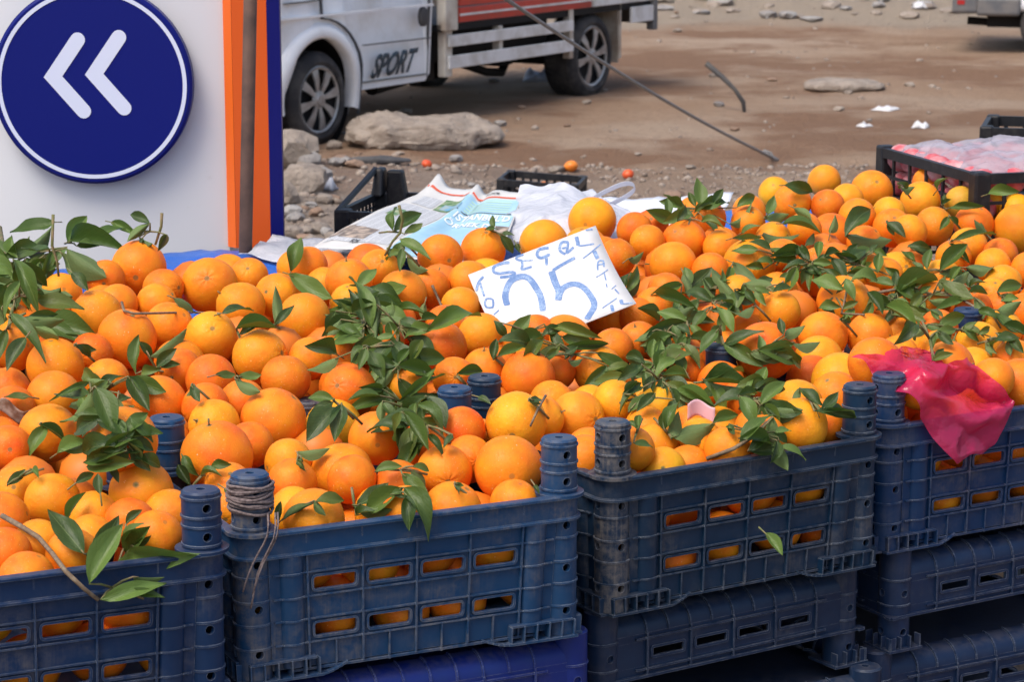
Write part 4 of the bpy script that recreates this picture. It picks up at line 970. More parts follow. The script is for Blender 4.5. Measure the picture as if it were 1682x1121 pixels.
# which can be seen?
camv = np.array(CAM); rng = np.random.RandomState(5); dirs = rng.normal(size=(22, 3)); dirs /= np.linalg.norm(dirs, axis=1)[:, None]
score = np.zeros(len(C))
for i in range(len(C)):
    for dv in dirs:
        if dv@(C[i]-camv) > 0: continue
        p = C[i]+dv*R[i]*1.001; rv = p-camv; Lr = np.linalg.norm(rv); rv /= Lr
        oc = C-camv; tt = oc@rv; d2 = (oc**2).sum(1)-tt**2; hid = (d2 < R**2) & (tt < Lr-.004); hid[i] = False
        if not hid.any(): score[i] += 1
inframe = np.array([(-60 < project(c)[0] < PW+60) and project(c)[1] < PH+60 for c in C])
order = np.argsort(-(score*inframe + FXA*3*inframe)); vis = [i for i in order if (score[i] > 0 or FXA[i]) and inframe[i]][:298]; visset = set(vis)
def orange_mesh(seed, ns=36, nr=22, crease=.006, neck=0.):
    mb = MB(); vs = []
    for j in range(nr+1):
        th = math.pi*j/nr
        for i in range(ns):
            ph = 2*math.pi*i/ns; d = Vector((math.sin(th)*math.cos(ph), math.sin(th)*math.sin(ph), math.cos(th)))
            k = 1 - .050*math.exp(-(th/.17)**2) + neck*math.exp(-(th/.55)**2) - .035*math.exp(-((math.pi-th)/.14)**2) + .030*mnoise.noise(d*1.1+Vector((seed*5, 0, 0))) + .006*mnoise.noise(d*4+Vector((0, seed*5, 0))) + crease*math.cos((7+seed)*ph+mnoise.noise(d*2))*math.exp(-((th-.2)/.25)**2)
            vs.append(d*k)
    mb.add(vs, [(j*ns+i, (j+1)*ns+i, (j+1)*ns+(i+1) % ns, j*ns+(i+1) % ns) for j in range(nr) for i in range(ns)])
    me = mb.mesh('orange', M['peel'], True); bm = bmesh.new(); bm.from_mesh(me); bmesh.ops.remove_doubles(bm, verts=bm.verts, dist=1e-5); bm.to_mesh(me); bm.free(); return me
OM = [orange_mesh(s_, crease=(.004, .012, .002, .016)[s_], neck=(0, .03, 0, .05)[s_]) for s_ in range(4)]
mbc = MB(); vs = [(0, 0, .03)]                             # star shaped calyx
for i in range(20): a = 2*math.pi*i/20; rr = .10 if i % 4 == 0 else .065; vs.append((rr*math.cos(a), rr*math.sin(a), -.012))
mbc.add(vs, [(0, 1+i, 1+(i+1) % 20) for i in range(20)]); CALYX = mbc.mesh('calyx', M['calyx'])
mbs = MB(); mbs.tube([(0, 0, .0), (.01, .0, .10), (.03, .01, .22)], [.035, .028, .032], 7); STUB = mbs.mesh('stem', M['stem'], True)
def region(c, fixed_hue):
    u, v_ = uvw(c); px, py = project(c)
    if v_ < v2-.01:
        best = None
        for k, (x, y, yaw) in ROW1.items():
            q = Vector((c[0]-x, c[1]-y)); s = q.x*math.cos(yaw)+q.y*math.sin(yaw)
            if best is None or abs(s-L/2) < best[0]: best = (abs(s-L/2), k)
        return {'A': 'in the navy crate with the overhanging sprig', 'B': 'in the crate tied with twine', 'C': 'in the crate with mud smeared posts', 'D': 'in the crate under the pink plastic bag'}[best[1]]
    if px < 470: return 'below the round arrow sign'
    if px < 760: return 'before the spread newspaper'
    if px < 1060: return 'around the handwritten price card'
    if px < 1400: return 'on the heap between price card and produce crate'
    return 'before the black crate of bagged produce'
HN = {'m': 'ripe orange', 'y': 'pale yellowish orange', 'd': 'deep reddish orange', 'g': 'greenish yellow orange'}
ro = random.Random(21)
def leanq(i):                                             # random roll; stem end often turned up or to the viewer
    a = Vector((ro.gauss(0, 1), ro.gauss(-.75, 1), ro.gauss(.25, 1))).normalized(); return a.to_track_quat('Z', 'Y')
for i in vis:
    o = link('orange', OM[ro.choice((0, 0, 1, 2, 2, 3))]); r = R[i]; o.location = C[i]; o.rotation_mode = 'QUATERNION'; o.rotation_quaternion = leanq(i)
    k = ro.uniform(.96, 1.03); o.scale = (r, r*ro.uniform(.98, 1.02), r*k)
    h = HUE[HU[i]]; j = ro.uniform(.93, 1.06); o.color = (h[0]*j, h[1]*ro.uniform(.88, 1.12), h[2], 1)
    look = ''
    if ro.random() < .6:
        q = link('calyx', CALYX, o); q.location = (0, 0, .955); seen = (o.rotation_quaternion @ Vector((0, 0, 1))).dot((CAM-Vector(C[i])).normalized()) > .35
        if seen: look = ' with green calyx'
        if ro.random() < .3:
            q2 = link('stem', STUB, o); q2.location = (0, 0, .94)
            if seen: look = ' with cut stem'
    sz = 'large ' if r > .0515 else 'small ' if r < .0425 else ''
    lab = sz + HN[HU[i]] + look + ' ' + region(C[i], HU[i]); tag(o, lab, 'orange', lab)
mb = MB(); bm = bmesh.new(); bmesh.ops.create_icosphere(bm, subdivisions=2, radius=1); iv = [v_.co.copy() for v_ in bm.verts]; bm.verts.ensure_lookup_table(); ifc = [tuple(v_.index for v_ in f.verts) for f in bm.faces]; bm.free()
nh = 0
for i in range(len(C)):
    if i not in visset: mb.add([Vector(C[i])+p*R[i] for p in iv], ifc); nh += 1
M['peel_under'] = material('peel_under', (.70,.18,.012), .5, .4)
o = mb.build('orange_mass', M['peel_under'], smooth=True); tag(o, 'mass of oranges packed beneath the heap surface in the crates', 'oranges', kind='stuff')
print('oranges', len(C), 'visible', len(vis), 'hidden', nh)
def first_hit(px, py, default=None, extra=0.0):           # forward distance of the fruit surface seen at a pixel
    r = np.array(ray(px, py)); r /= np.linalg.norm(r); oc = C-camv; tt = oc@r; d2 = (oc**2).sum(1)-tt**2; m_ = d2 < (R+extra)**2
    if not m_.any(): return default
    t_ = (tt-np.sqrt(np.maximum(0, (R+extra)**2-d2)))[m_].min(); return float(t_*r[1])
# ---------------------------------------------------------------- price card (leans back on the fruit)
card = empty('price_card', on_card(*cBL), 0, 'white card handpainted in blue with 25 standing among the oranges', 'sign'); K0 = Vector(card.location)
mb = MB(); cor = [on_card(*c_) for c_ in (cTL, cTR, cBR, cBL)]
def card_bow(p): q = (p-pTL).dot(ey)/ly_c; return .045*max(0, q)**2
def cardpt(u, v_, off=0):
    p = cor[0].lerp(cor[1], u).lerp(cor[3].lerp(cor[2], u), v_); bow = 0
    return p + cn*(off + card_bow(p)) - K0
mb.grid(lambda u, v_: cardpt(u, v_), 8, 8); o = mb.build('card_sheet', M['card'], card, smooth=True); sm = o.modifiers.new('t', 'SOLIDIFY'); sm.thickness = .0012; sm.offset = 0
STK = '''26:495,368 440,372 370,400 358,438 400,460 500,450 538,462 500,485 412,495|20:612,300 560,318 552,340 600,352|22:598,350 600,395 600,428 680,405|12:570,356 690,350|26:822,246 745,258 724,305 758,330 832,300|26:802,330 803,395
24:990,200 935,198 912,245 925,280 962,302|22:985,200 978,250 975,290 1030,240|18:930,252 985,240|34:1052,150 1062,190 1068,228|14:1068,232 1130,226 1200,215|54:470,755 456,650 500,535 585,492 655,512 712,600 750,700 762,835
58:842,450 872,560 900,650 890,735|28:852,446 940,390 1040,335|52:888,735 930,622 1020,582 1100,620 1160,720 1182,830 1112,970|22:275,485 232,540 215,612|20:245,535 262,600 282,662|18:350,690 300,685 285,725 300,765 350,760 352,690|13:345,765 350,775|14:400,795 355,840
11:1255,220 1180,285 1105,345|34:1200,280 1215,320 1228,352|14:1225,462 1228,392 1250,370 1275,380 1278,432|12:1225,412 1278,402|9:1310,460 1260,498 1210,530|11:1278,492 1290,570|10:1290,602 1296,640|8:1372,625 1330,665|12:1358,665 1390,720|12:1370,765 1310,812 1245,862|28:1322,835 1330,912|30:1400,788 1408,838|12:1405,840 1495,838|13:1130,96 1190,90'''
LET = [0,1,1,1,2,2,3,3,3,4,4,5,6,6,6,7,7,8,8,9,10,10,11,11,12,12,13,14,14,15,15,16,16,17]; SMB = [MB() for _ in range(18)]
for k, st_ in enumerate(STK.replace('\n', '|').split('|')):
    wd, pp = st_.split(':'); wd = float(wd); pts = [tuple(map(float, q.split(','))) for q in pp.split()]
    P = [Vector((740+x/5.097, 360+y/5.097)) for x, y in pts]; Q = []                # smooth the stroke
    for i in range(len(P)-1):
        a, b, c_, d_ = P[max(i-1, 0)], P[i], P[i+1], P[min(i+2, len(P)-1)]
        for j in range(6):
            t_ = j/6; Q.append(.5*((2*b)+(c_-a)*t_+(2*a-5*b+4*c_-d_)*t_*t_+(3*b-a-3*c_+d_)*t_**3))
    Q.append(P[-1]); vs = []; h_ = wd/5.097/2*1.0
    for i, q in enumerate(Q):
        t_ = (Q[min(i+1, len(Q)-1)]-Q[max(i-1, 0)]).normalized(); nn = Vector((-t_.y, t_.x)); e_ = min(i, len(Q)-1-i); hh = h_*(.72 if e_ == 0 else 1)*(1+.10*mnoise.noise(Vector((i*.7, k, 0))))
        for s in (-1, 1): x, y = q+nn*s*hh; p_ = on_card(x, y); vs.append(p_ + cn*(card_bow(p_)+.0010+.00002*k)-K0)
    SMB[LET[min(k, 33)]].add(vs, [(2*i, 2*i+1, 2*i+3, 2*i+2) for i in range(len(Q)-1)])
for mb in SMB: mb.build('painted_letter', M['card_paint'], card)

# ---------------------------------------------------------------- leaves and twigs, base -> tip, width in tile pixels
LEAF = {
'4': '255,70,45,120,110 195,185,15,235,95 305,190,490,325,100d 245,205,168,350,45 60,240,180,490,60 100,250,165,420,50 50,490,212,716,66 100,515,272,602,42 90,340,20,530,52 30,560,0,700,50 120,600,30,760,80d 180,240,130,335,50 330,300,410,388,60d 510,70,640,132,38l 692,75,585,160,38l 770,130,725,205,42b 640,140,702,168,26 625,770,640,590,46 690,692,860,560,55l 640,620,702,692,62d 720,740,815,650,58d 440,830,528,1052,110 590,780,690,942,100d 500,800,370,870,40 412,808,225,898,36 430,870,275,992,60l 650,770,742,745,36l 475,960,345,1040,70d 600,970,705,1085,85 630,1070,460,1125,62 400,1060,270,1112,50l 880,820,922,900,55d 600,880,520,905,30d 1270,545,1268,360,42 1338,300,1388,138,80 1330,310,1532,425,78l 1020,490,1168,478,62d 1085,560,1275,560,52 1100,590,1215,505,42d 800,420,892,482,52d 990,775,1085,772,48 1080,790,1198,852,48 340,640,445,660,34d 550,1020,600,1090,60d 180,1000,300,1085,40d',
'5': '410,115,542,28,60 460,125,546,75,40y 440,150,582,242,56 450,190,440,302,38 385,195,452,228,32d 470,225,572,292,42d 870,102,866,38,38 908,122,966,130,78 900,130,962,216,44d 830,105,892,104,22 975,170,992,212,26d 130,430,278,492,46d 310,560,205,318,76l 340,460,332,615,62d 300,370,452,442,76d 305,540,88,495,62l 275,545,128,612,56 270,600,98,575,52 150,682,0,640,86d 160,692,8,752,82l 270,640,215,722,52 282,650,250,752,46 290,660,372,802,82 430,620,345,652,36d 400,620,562,785,102d 480,600,606,702,62d 440,520,552,572,72d 560,572,818,502,88l 410,590,288,642,40 380,510,402,430,42 540,520,632,520,42d 555,440,540,512,36 350,870,198,892,62 430,905,652,770,46l 470,890,606,738,36l 170,920,8,1085,92d 132,900,18,962,82d 360,900,422,1002,62 430,900,440,985,52 450,940,572,1122,62 520,910,642,1078,72 560,870,652,1022,82d 360,840,248,832,42d 682,1050,640,1112,42d 948,592,1042,495,72l 872,525,930,602,46d 890,622,1046,642,62d 888,692,1012,642,46 1090,602,1192,560,62d 1115,550,1372,608,46 1180,652,1405,630,42d 700,770,822,758,52 1110,692,1166,650,42 1030,895,1092,888,42d 1340,672,1502,748,56 1492,752,1362,802,52 1565,742,1440,802,50d 1560,830,1448,955,56 1480,400,1532,258,46 1530,392,1500,300,44d 1490,240,1562,205,50 1465,385,1500,300,50d 800,875,860,910,36d 1200,700,1260,640,34d 790,870,830,900,40d',
'6': '250,190,225,58,78l 300,182,342,108,52 220,186,190,120,40 400,190,482,138,52 120,242,0,200,62 140,250,176,172,42d 370,262,472,158,42l 245,250,348,282,52y 420,302,502,268,62 520,238,632,218,56l 380,325,512,320,26l 650,190,732,252,46l 600,260,772,302,62 510,310,672,312,76d 810,302,832,218,52l 885,308,1082,332,82d 1055,255,1142,322,62d 610,92,732,122,52d 1110,92,1182,100,42 1280,112,1332,58,72 1300,182,1312,130,42d 1330,192,1492,185,32 1350,332,1538,308,36 1290,472,1412,350,62 1235,462,1252,370,52 1150,362,1255,372,52d 1000,382,1062,402,40 380,430,492,512,92d 185,547,292,452,62d 728,508,872,552,66l 880,480,992,480,46 900,512,1018,510,42l 940,462,972,388,62 760,632,858,625,42l 975,560,1042,662,52d 850,682,902,692,26d 610,762,702,708,52 640,782,768,780,42 340,790,522,892,66 1090,572,1284,508,62y 1050,622,1192,722,62 1080,662,1232,692,72y 1190,702,1088,792,62d 1290,512,1442,592,62 1280,732,1352,792,62d 1440,582,1482,682,52y 1260,862,1352,830,36 400,622,248,508,72l 400,602,310,490,56 240,652,38,560,42 300,602,148,568,56d 270,652,102,640,56 180,692,0,762,72d 320,722,238,832,76 310,622,388,742,46l 430,522,492,592,62d 482,622,358,642,62d 200,762,118,812,44 480,552,532,622,52 130,852,38,952,52l 500,942,542,998,42 250,942,442,992,52d 130,990,304,1062,62l 130,1032,88,1122,52 410,1022,452,1125,62 520,1052,692,1092,72d 680,982,772,1062,42d 740,1082,922,1112,36 1540,562,1652,530,52 1530,652,1642,742,62 1640,762,1508,802,62 1400,452,1532,448,62d 1490,782,1542,832,42 1500,132,1642,118,42l 1180,482,1130,562,50 1190,592,1078,540,52 1310,562,1372,520,44d 1120,630,1010,640,50 1160,640,1210,560,46 1240,700,1170,760,60y 1340,520,1420,470,50d 1460,640,1560,690,46 1420,540,1500,520,40 880,420,930,350,44d 700,360,740,300,50d 480,520,560,500,40d 1180,420,1120,380,46 1560,600,1640,590,44l 1590,760,1660,830,60d 1500,300,1440,240,50d 1330,230,1290,290,40 560,560,640,540,44d 700,420,660,350,46d',
'7': '370,562,208,368,102d 390,692,538,428,102l 398,582,522,392,82d 520,592,876,560,112L 440,762,728,690,82l 560,720,722,752,46 540,502,628,425,62 550,560,658,438,72 550,432,622,368,46d 590,532,662,480,52d 580,662,722,662,42d 380,182,592,158,72l 450,112,592,20,72 250,122,382,68,56l 570,150,702,182,42 330,252,412,208,82 440,302,428,208,62d 800,130,872,222,52 832,262,778,168,62d 920,182,1014,168,62 880,217,972,222,46 980,272,1012,302,42 290,412,377,290,46l 30,262,112,190,52 640,90,540,122,60d 470,180,520,250,44d 140,190,170,230,30',
'8': '340,115,484,98,52 340,152,374,192,42 275,412,418,340,36d 420,332,545,330,82 600,352,742,250,62d 598,392,694,380,62d 680,202,802,178,46l 750,302,812,290,82 800,210,918,302,62 840,190,902,272,72d 810,270,916,506,104 820,302,832,462,62d 1030,262,1050,300,36d 360,140,380,200,30 1380,260,1400,300,46d',
'C': '410,222,572,172,88 420,45,574,107,52l 560,170,654,138,82 660,70,722,182,62l 385,192,442,88,62 660,237,782,138,56 690,272,802,260,42d 800,220,836,344,52 810,250,904,306,36l 780,202,832,242,42 730,110,892,120,78d 880,40,968,106,36 950,120,1086,150,42d 270,242,342,260,62 285,192,290,138,42l 540,20,702,30,52d 620,172,642,212,40d 230,60,300,20,50d 250,130,310,60,60 350,60,280,130,46 700,60,760,20,50 752,572,818,656,40l'}
LC = {'': (.068,.120,.022), 'd': (.032,.064,.016), 'l': (.118,.190,.040), 'L': (.135,.225,.052), 'y': (.110,.140,.026), 'b': (.075,.040,.022)}
def leaf_mesh(seed, curl, fold, wave, twist=0., bend=0.):
    mb = MB(); n = 9; vs = []
    for i in range(n+1):
        x = i/n; wdt = .5*(math.sin(math.pi*min(1, x**.86))**.95) if 0 < x < 1 else 0.0
        zc = curl*math.sin(math.pi*x) - .10*curl*x
        for j, s in enumerate((-1, -.5, 0, .5, 1)):
            y = s*wdt*(1+.08*mnoise.noise(Vector((x*4, s, seed)))); z = fold*abs(s)*wdt + wave*abs(s)*mnoise.noise(Vector((x*3.5, s*1.2+seed, seed))); ta = twist*(x-.3)
            vs.append((x, y*math.cos(ta)-z*math.sin(ta)+bend*math.sin(math.pi*x), zc + y*math.sin(ta)+z*math.cos(ta)))
    mb.add(vs, [(i*5+j, (i+1)*5+j, (i+1)*5+j+1, i*5+j+1) for i in range(n) for j in range(4)])
    me = mb.mesh('leaf', M['leaf'], True); bm = bmesh.new(); bm.from_mesh(me); bmesh.ops.remove_doubles(bm, verts=bm.verts, dist=1e-5); bm.to_mesh(me); bm.free(); return me
LM = [leaf_mesh(1, .05, .35, .03, .3, .04), leaf_mesh(2, .10, .22, .07, -.6, -.05), leaf_mesh(3, -.05, .5, .04, .2, .06), leaf_mesh(4, .15, .3, .08, .9, -.04), leaf_mesh(5, .02, .8, .04, -.3, .03), leaf_mesh(6, .07, .15, .11, .5, .07), leaf_mesh(7, .18, .45, .06, -1.0, .0), leaf_mesh(8, -.10, .3, .09, .4, -.07)]
CALL = C
leaves = []; rl = random.Random(5)
frontplane = {}
def leaf_depth(px, py):
    d = first_hit(px, py, None, .004)
    p = hit_surf(px, py); ds = p.y
    for k, (x, y, yaw) in ROW1.items():                   # hanging in front of a crate wall
        nrm = Vector((math.sin(yaw), -math.cos(yaw), 0)); r = ray(px, py); q0 = Vector((x, y, 0))+nrm*.012; t_ = (q0-CAM).dot(nrm)/r.dot(nrm); q = CAM+r*t_
        s = (q.x-x)*math.cos(yaw)+(q.y-y)*math.sin(yaw)
        if 0 < s < L and q.z < RIM+.004 and (d is None or q.y < d): d = q.y
    if d is None: d = min(ds, 5.1)
    return min(d, ds+.04)
for tk, s_ in LEAF.items():
    ox, oy, sc = TILES[tk]
    for it in s_.split():
        a = it.split(','); c_ = a[4][-1] if a[4][-1].isalpha() else ''; wd = float(a[4].rstrip('dlLyb'))
        x0, y0, x1, y1 = [float(q) for q in a[:4]]; P0 = (ox+x0/sc, oy+y0/sc); P1 = (ox+x1/sc, oy+y1/sc)
        d0, d1 = leaf_depth(*P0), leaf_depth(*P1); pm = ((P0[0]+P1[0])/2, (P0[1]+P1[1])/2); dm = leaf_depth(*pm)
        plen = math.hypot(P1[0]-P0[0], P1[1]-P0[1])*dm/FPX; mx = max(.02, .55*plen)
        d0 -= .014; d1 -= .014
        if d0-d1 > mx: d0 = d1+mx
        if d1-d0 > mx: d1 = d0+mx
        sag = dm-.012-(d0+d1)/2
        if sag < 0: d0 += sag*.9; d1 += sag*.9
        if c_ == '' and rl.random() < .3: c_ = rl.choice('dly')
        leaves.append((at(*P0, d0), at(*P1, d1), wd/sc*dm/FPX, c_, P0))
        if tk in '456C8' and rl.random() < .55:      # further leaves crowding the same twig
            ang = math.atan2(P1[1]-P0[1], P1[0]-P0[0]) + rl.choice((-1, 1))*rl.uniform(.4, 1.3); ll = math.hypot(P1[0]-P0[0], P1[1]-P0[1])*rl.uniform(.7, 1.05)
            Q0 = (P0[0]+rl.uniform(-7, 7), P0[1]+rl.uniform(-6, 6)); Q1 = (Q0[0]+ll*math.cos(ang), Q0[1]+ll*math.sin(ang)*.8)
            if not (760 < Q1[0] < 1045 and 360 < Q1[1] < 545) and Q1[1] > 300 and Q1[0] < 1690 and (Q1[1] < 860):
                f0 = d0-.001; f1 = min(f0+.5*ll*dm/FPX, max(f0-.5*ll*dm/FPX, leaf_depth(*Q1)-.010)); leaves.append((at(*Q0, f0), at(*Q1, f1), wd/sc*dm/FPX*rl.uniform(.8, 1.05), rl.choice(('', 'd', 'd', 'l')), Q0))
# dense clumps of foliage
for (cx, cy, rx_, ry_, n_) in ((600, 515, 70, 55, 34), (680, 690, 60, 45, 22), (1090, 535, 85, 55, 36), (1180, 480, 90, 50, 26), (1330, 430, 110, 45, 30), (1480, 480, 90, 55, 28), (30, 460, 45, 100, 40), (110, 400, 40, 30, 6), (1085, 615, 75, 40, 22), (1570, 540, 80, 45, 18), (1240, 650, 60, 40, 10), (205, 722, 40, 30, 12), (1140, 350, 40, 25, 8), (150, 650, 60, 50, 10), (900, 560, 60, 18, 8), (640, 600, 60, 40, 14), (1230, 590, 40, 30, 8)):
    for _ in range(n_):
        a = rl.uniform(0, 6.283); q = abs(rl.gauss(0, .5)); bx_, by_ = cx+rx_*q*math.cos(a), cy+ry_*q*math.sin(a); ll = rl.uniform(42, 76)*(.75 if cy < 560 and cx > 900 else 1.3 if cx < 120 else 1)
        an = a + rl.gauss(0, 1.1); tx_, ty_ = bx_+ll*math.cos(an), by_+ll*(math.sin(an)*.75+.18)
        if 760 < tx_ < 1045 and 360 < ty_ < 548 or 760 < bx_ < 1045 and 360 < by_ < 548: continue
        d0, d1, dm = leaf_depth(bx_, by_)-.012, leaf_depth(tx_, ty_)-.014, leaf_depth((bx_+tx_)/2, (by_+ty_)/2)
        mx = .5*ll*dm/FPX; d1 = min(d0+mx, max(d0-mx, d1)); sag = dm-.013-(d0+d1)/2
        if sag < 0: d0 += sag*.8; d1 += sag*.8
        leaves.append((at(bx_, by_, d0), at(tx_, ty_, d1), ll*rl.uniform(.30, .44)*dm/FPX, rl.choice(('', '', 'd', 'd', 'l', 'l', 'y')), (bx_, by_)))
# group leaves whose bases lie close together into twigs
par = list(range(len(leaves)))
def find(a):
    while par[a] != a: a = par[a]
    return a
size = [1]*len(leaves)
pairs = sorted(((leaves[i][0]-leaves[j][0]).length, i, j) for i in range(len(leaves)) for j in range(i))
for dd, i, j in pairs:
    if dd > .055: break
    a, b = find(i), find(j)
    if a != b and size[a]+size[b] <= 12: par[a] = b; size[b] += size[a]
groups = {}
for i in range(len(leaves)): groups.setdefault(find(i), []).append(i)
NUM = {2: 'two', 3: 'three', 4: 'four', 5: 'five', 6: 'six', 7: 'seven', 8: 'eight', 9: 'nine', 10: 'ten', 11: 'eleven', 12: 'twelve'}
def put_leaf(i, parent, org):
    b, tp, wd, c_, _ = leaves[i]; ax = (tp-b); ln = ax.length; ax.normalize()
    toc = (CAM-b).normalized(); up = (toc*.9 + Vector((0, 0, .55)) + Vector((rl.gauss(0, .30), rl.gauss(0, .2), rl.gauss(0, .30)))); z = (up-ax*up.dot(ax)).normalized(); y = z.cross(ax)
    fs = max(.35, abs(z.dot(toc))); wd = min(1.02*wd/fs**.6, ln*.43)
    if rl.random() < .16: z, y = -z, -y                   # underside showing
    o = link('leaf', LM[rl.randrange(8)], parent); k = LC[c_]; j = rl.uniform(.85, 1.18); o.color = (k[0]*j, k[1]*j, k[2]*j, 1)
    m_ = Matrix((ax*ln, y*wd, z*ln)).transposed().to_4x4(); m_.translation = b-org; o.matrix_local = m_; return o
for g, ids in groups.items():
    ctr = sum((leaves[i][0] for i in ids), Vector())/len(ids); reg = region(ctr, None)
    if len(ids) == 1:
        b = leaves[ids[0]][0]; rt = empty('loose_leaf', b, 0, 'single green orange leaf ' + reg, 'leaf', 'single leaves ' + reg)
        put_leaf(ids[0], rt, b); b2 = leaves[ids[0]]; mb = MB(); ax = (b2[1]-b2[0]).normalized(); mb.tube([-ax*.014+Vector((0, 0, -.003)), Vector((0, 0, 0)), ax*.01], [.0012, .0011, .0008], 6); mb.build('stalk', M['stem'], rt, smooth=True); continue
    hub = ctr + (ctr-CAM).normalized()*.012; rt = empty('leafy_twig', hub, 0, 'green twig of %s leaves %s' % (NUM[len(ids)], reg), 'twig', 'leafy twigs of %s leaves %s' % (NUM[len(ids)], reg))
    mb = MB(); far_ = max(ids, key=lambda i: (leaves[i][0]-ctr).length); mdir = (ctr-leaves[far_][0])
    for i in ids:
        put_leaf(i, rt, hub); b = leaves[i][0]-hub; ax = (leaves[i][1]-leaves[i][0]).normalized()
        mb.tube([Vector((0, 0, 0)), b*.5+Vector((0, 0, .002)), b, b+ax*.008], [.0019, .0016, .0012, .0008], 6)
    e = mdir.normalized()*.04 if mdir.length > .005 else Vector((.03, 0, -.02)); mb.tube([Vector((0, 0, 0)), e*.5+Vector((0, .004, -.004)), e+Vector((0, .012, -.012))], [.0020, .0022, .0019], 6)
    mb.build('stem', M['stem'], rt, smooth=True)
def bare_twig(pts, label, tk='4', rad=.0022, lift=.006, mat='bark_twig', dep=None):
    ox, oy, sc = TILES[tk]; P = []
    for n_, (x, y) in enumerate(pts):
        px, py = ox+x/sc, oy+y/sc; d = dep if dep else leaf_depth(px, py)-lift; P.append(at(px, py, d))
    o0 = P[0]; mb = MB(); mb.tube([p-o0 for p in P], [rad*(1.15-.4*i/len(P)) for i in range(len(P))], 7)
    o = mb.build('bare_twig', M[mat], smooth=True); o.location = o0; tag(o, label, 'twig'); return o
bare_twig([(560, 440), (570, 478), (620, 492), (800, 488), (900, 486), (1010, 492)], 'thin dark bare twig lying across oranges below the arrow sign', '4')
bare_twig([(10, 395), (90, 440), (170, 490), (230, 560), (290, 640), (370, 715), (430, 762)], 'brown twig running down to the sprig over the navy crate rim', '7', .0034, .012)
bare_twig([(588, 362), (615, 420), (660, 520)], 'short dark twig standing up left of the price card', '5', .0024)
bare_twig([(435, -8), (452, 60), (440, 120), (405, 160), (370, 225)], 'tall curved green stem rising from an orange before the newspaper', '5', .0026, 0, 'stem', first_hit(632, 425, 4.6)-.004)
bare_twig([(745, 28), (742, 90), (715, 175)], 'upright green stem on top of the orange below the sign', '4', .0026, 0, 'stem', first_hit(255, 405, 4.5))
bare_twig([(245, 35), (240, 180), (262, 250), (270, 320)], 'stem carrying broad leaves in front of the white sign', '4', .0024, 0, 'stem', 4.1)
bare_twig([(0, 95), (25, 250), (70, 400), (40, 560)], 'long thick stem of the leafy branch before the sign face', '4', .0036, .02, 'stem')
bare_twig([(890, 520), (878, 580), (860, 655), (960, 660)], 'grey forked twig over an orange in the leafy heap', '6', .0022)
bare_twig([(664, 378), (640, 460), (600, 520)], 'short grey twig between leaves near the price card side', '6', .0024)
bare_twig([(1110, 870), (1075, 930), (1040, 1010)], 'thin twig leaning on an orange by the twin crate posts', '5', .0020)
bare_twig([(540, 300), (640, 262), (700, 225), (780, 150)], 'brown twig among leaves at the rim of the muddy crate', 'C', .0030)
bare_twig([(1010, 565), (1150, 540), (1290, 560), (1400, 600), (1500, 660)], 'long thin twig across the leafy heap before the produce crate', '6', .0026)

# ---------------------------------------------------------------- tarp, white sheet, newspaper, bags
vT0, vT1 = v2+.80, v2+1.22
RIMF = RIM; RIM = RIM-.045                               # the rear crates stand a little lower
pk = uvw(atz(1385, 285, .86))
def tarp_z(u, v_):
    z = RIM+PT+.036 + .016*fbm(u*4, v_*4, 2) + .012*abs(fbm(u*9, v_*3, 5))
    z += .075*math.exp(-((u-pk[0])/.14)**2-((v_-vT1+.15)/.2)**2)
    return z
mb = MB()
def tf(a, b):
    u = ul-.1+a*(2.85); v_ = vT0+b*(vT1-vT0+.5)
    if v_ > vT1: return world(u, vT1+.10*math.sin(min(1, (v_-vT1)/.5)*1.2)+.015*fbm(u*6, v_*2), tarp_z(u, vT1)-(v_-vT1)*1.0)
    if v_ < vT0+.12: return world(u, v_, tarp_z(u, v_)-.10*(1-(v_-vT0)/.12))
    return world(u, v_, tarp_z(u, v_))
mb.grid(tf, 130, 44); o = mb.build('blue_tarp', M['tarp'], smooth=True); o.modifiers.new('t', 'SOLIDIFY').thickness = .0015; tag(o, 'wrinkled blue tarpaulin laid behind the heap of oranges', 'tarp')
mb = MB(); q = [(392, 440), (452, 404), (612, 432), (660, 470)]
uvq = [uvw(atz(x, y, RIM+PT+.02)) for x, y in ((392, 446), (448, 408), (660, 420), (640, 480))]
def wf(a, b):
    p0 = Vector(uvq[0]).lerp(Vector(uvq[3]), a); p1 = Vector(uvq[1]).lerp(Vector(uvq[2]), a); p = p0.lerp(p1, b); return world(p.x, p.y, tarp_z(p.x, p.y)+.008+.010*abs(fbm(p.x*7, p.y*7, 8)))
mb.grid(wf, 30, 16); o = mb.build('white_cloth', M['white_sheet'], smooth=True); o.modifiers.new('t', 'SOLIDIFY').thickness = .001; tag(o, 'white cloth on the blue tarp between rusty pole and newspaper', 'cloth')
uvq2 = [uvw(atz(x, y, RIM+PT+.02)) for x, y in ((830, 420), (850, 345), (1205, 338), (1150, 420))]
def wf2(a, b):
    p0 = Vector(uvq2[0]).lerp(Vector(uvq2[3]), a); p1 = Vector(uvq2[1]).lerp(Vector(uvq2[2]), a); p = p0.lerp(p1, b); return world(p.x, p.y, tarp_z(p.x, min(p.y, vT1))+.006+.012*abs(fbm(p.x*6, p.y*6, 4)))
mb.grid(wf2, 40, 16); o = mb.build('plastic_sheet', M['white_sheet'], smooth=True); o.modifiers.new('t', 'SOLIDIFY').thickness = .001; tag(o, 'white plastic sheet on the tarp behind the price card', 'plastic sheet')
NP = [atz(500, 403, RIMF+PT+.025), atz(800, 452, RIMF+PT+.030), atz(862, 326, RIMF+PT+.075), atz(712, 300, RIMF+PT+.075)]
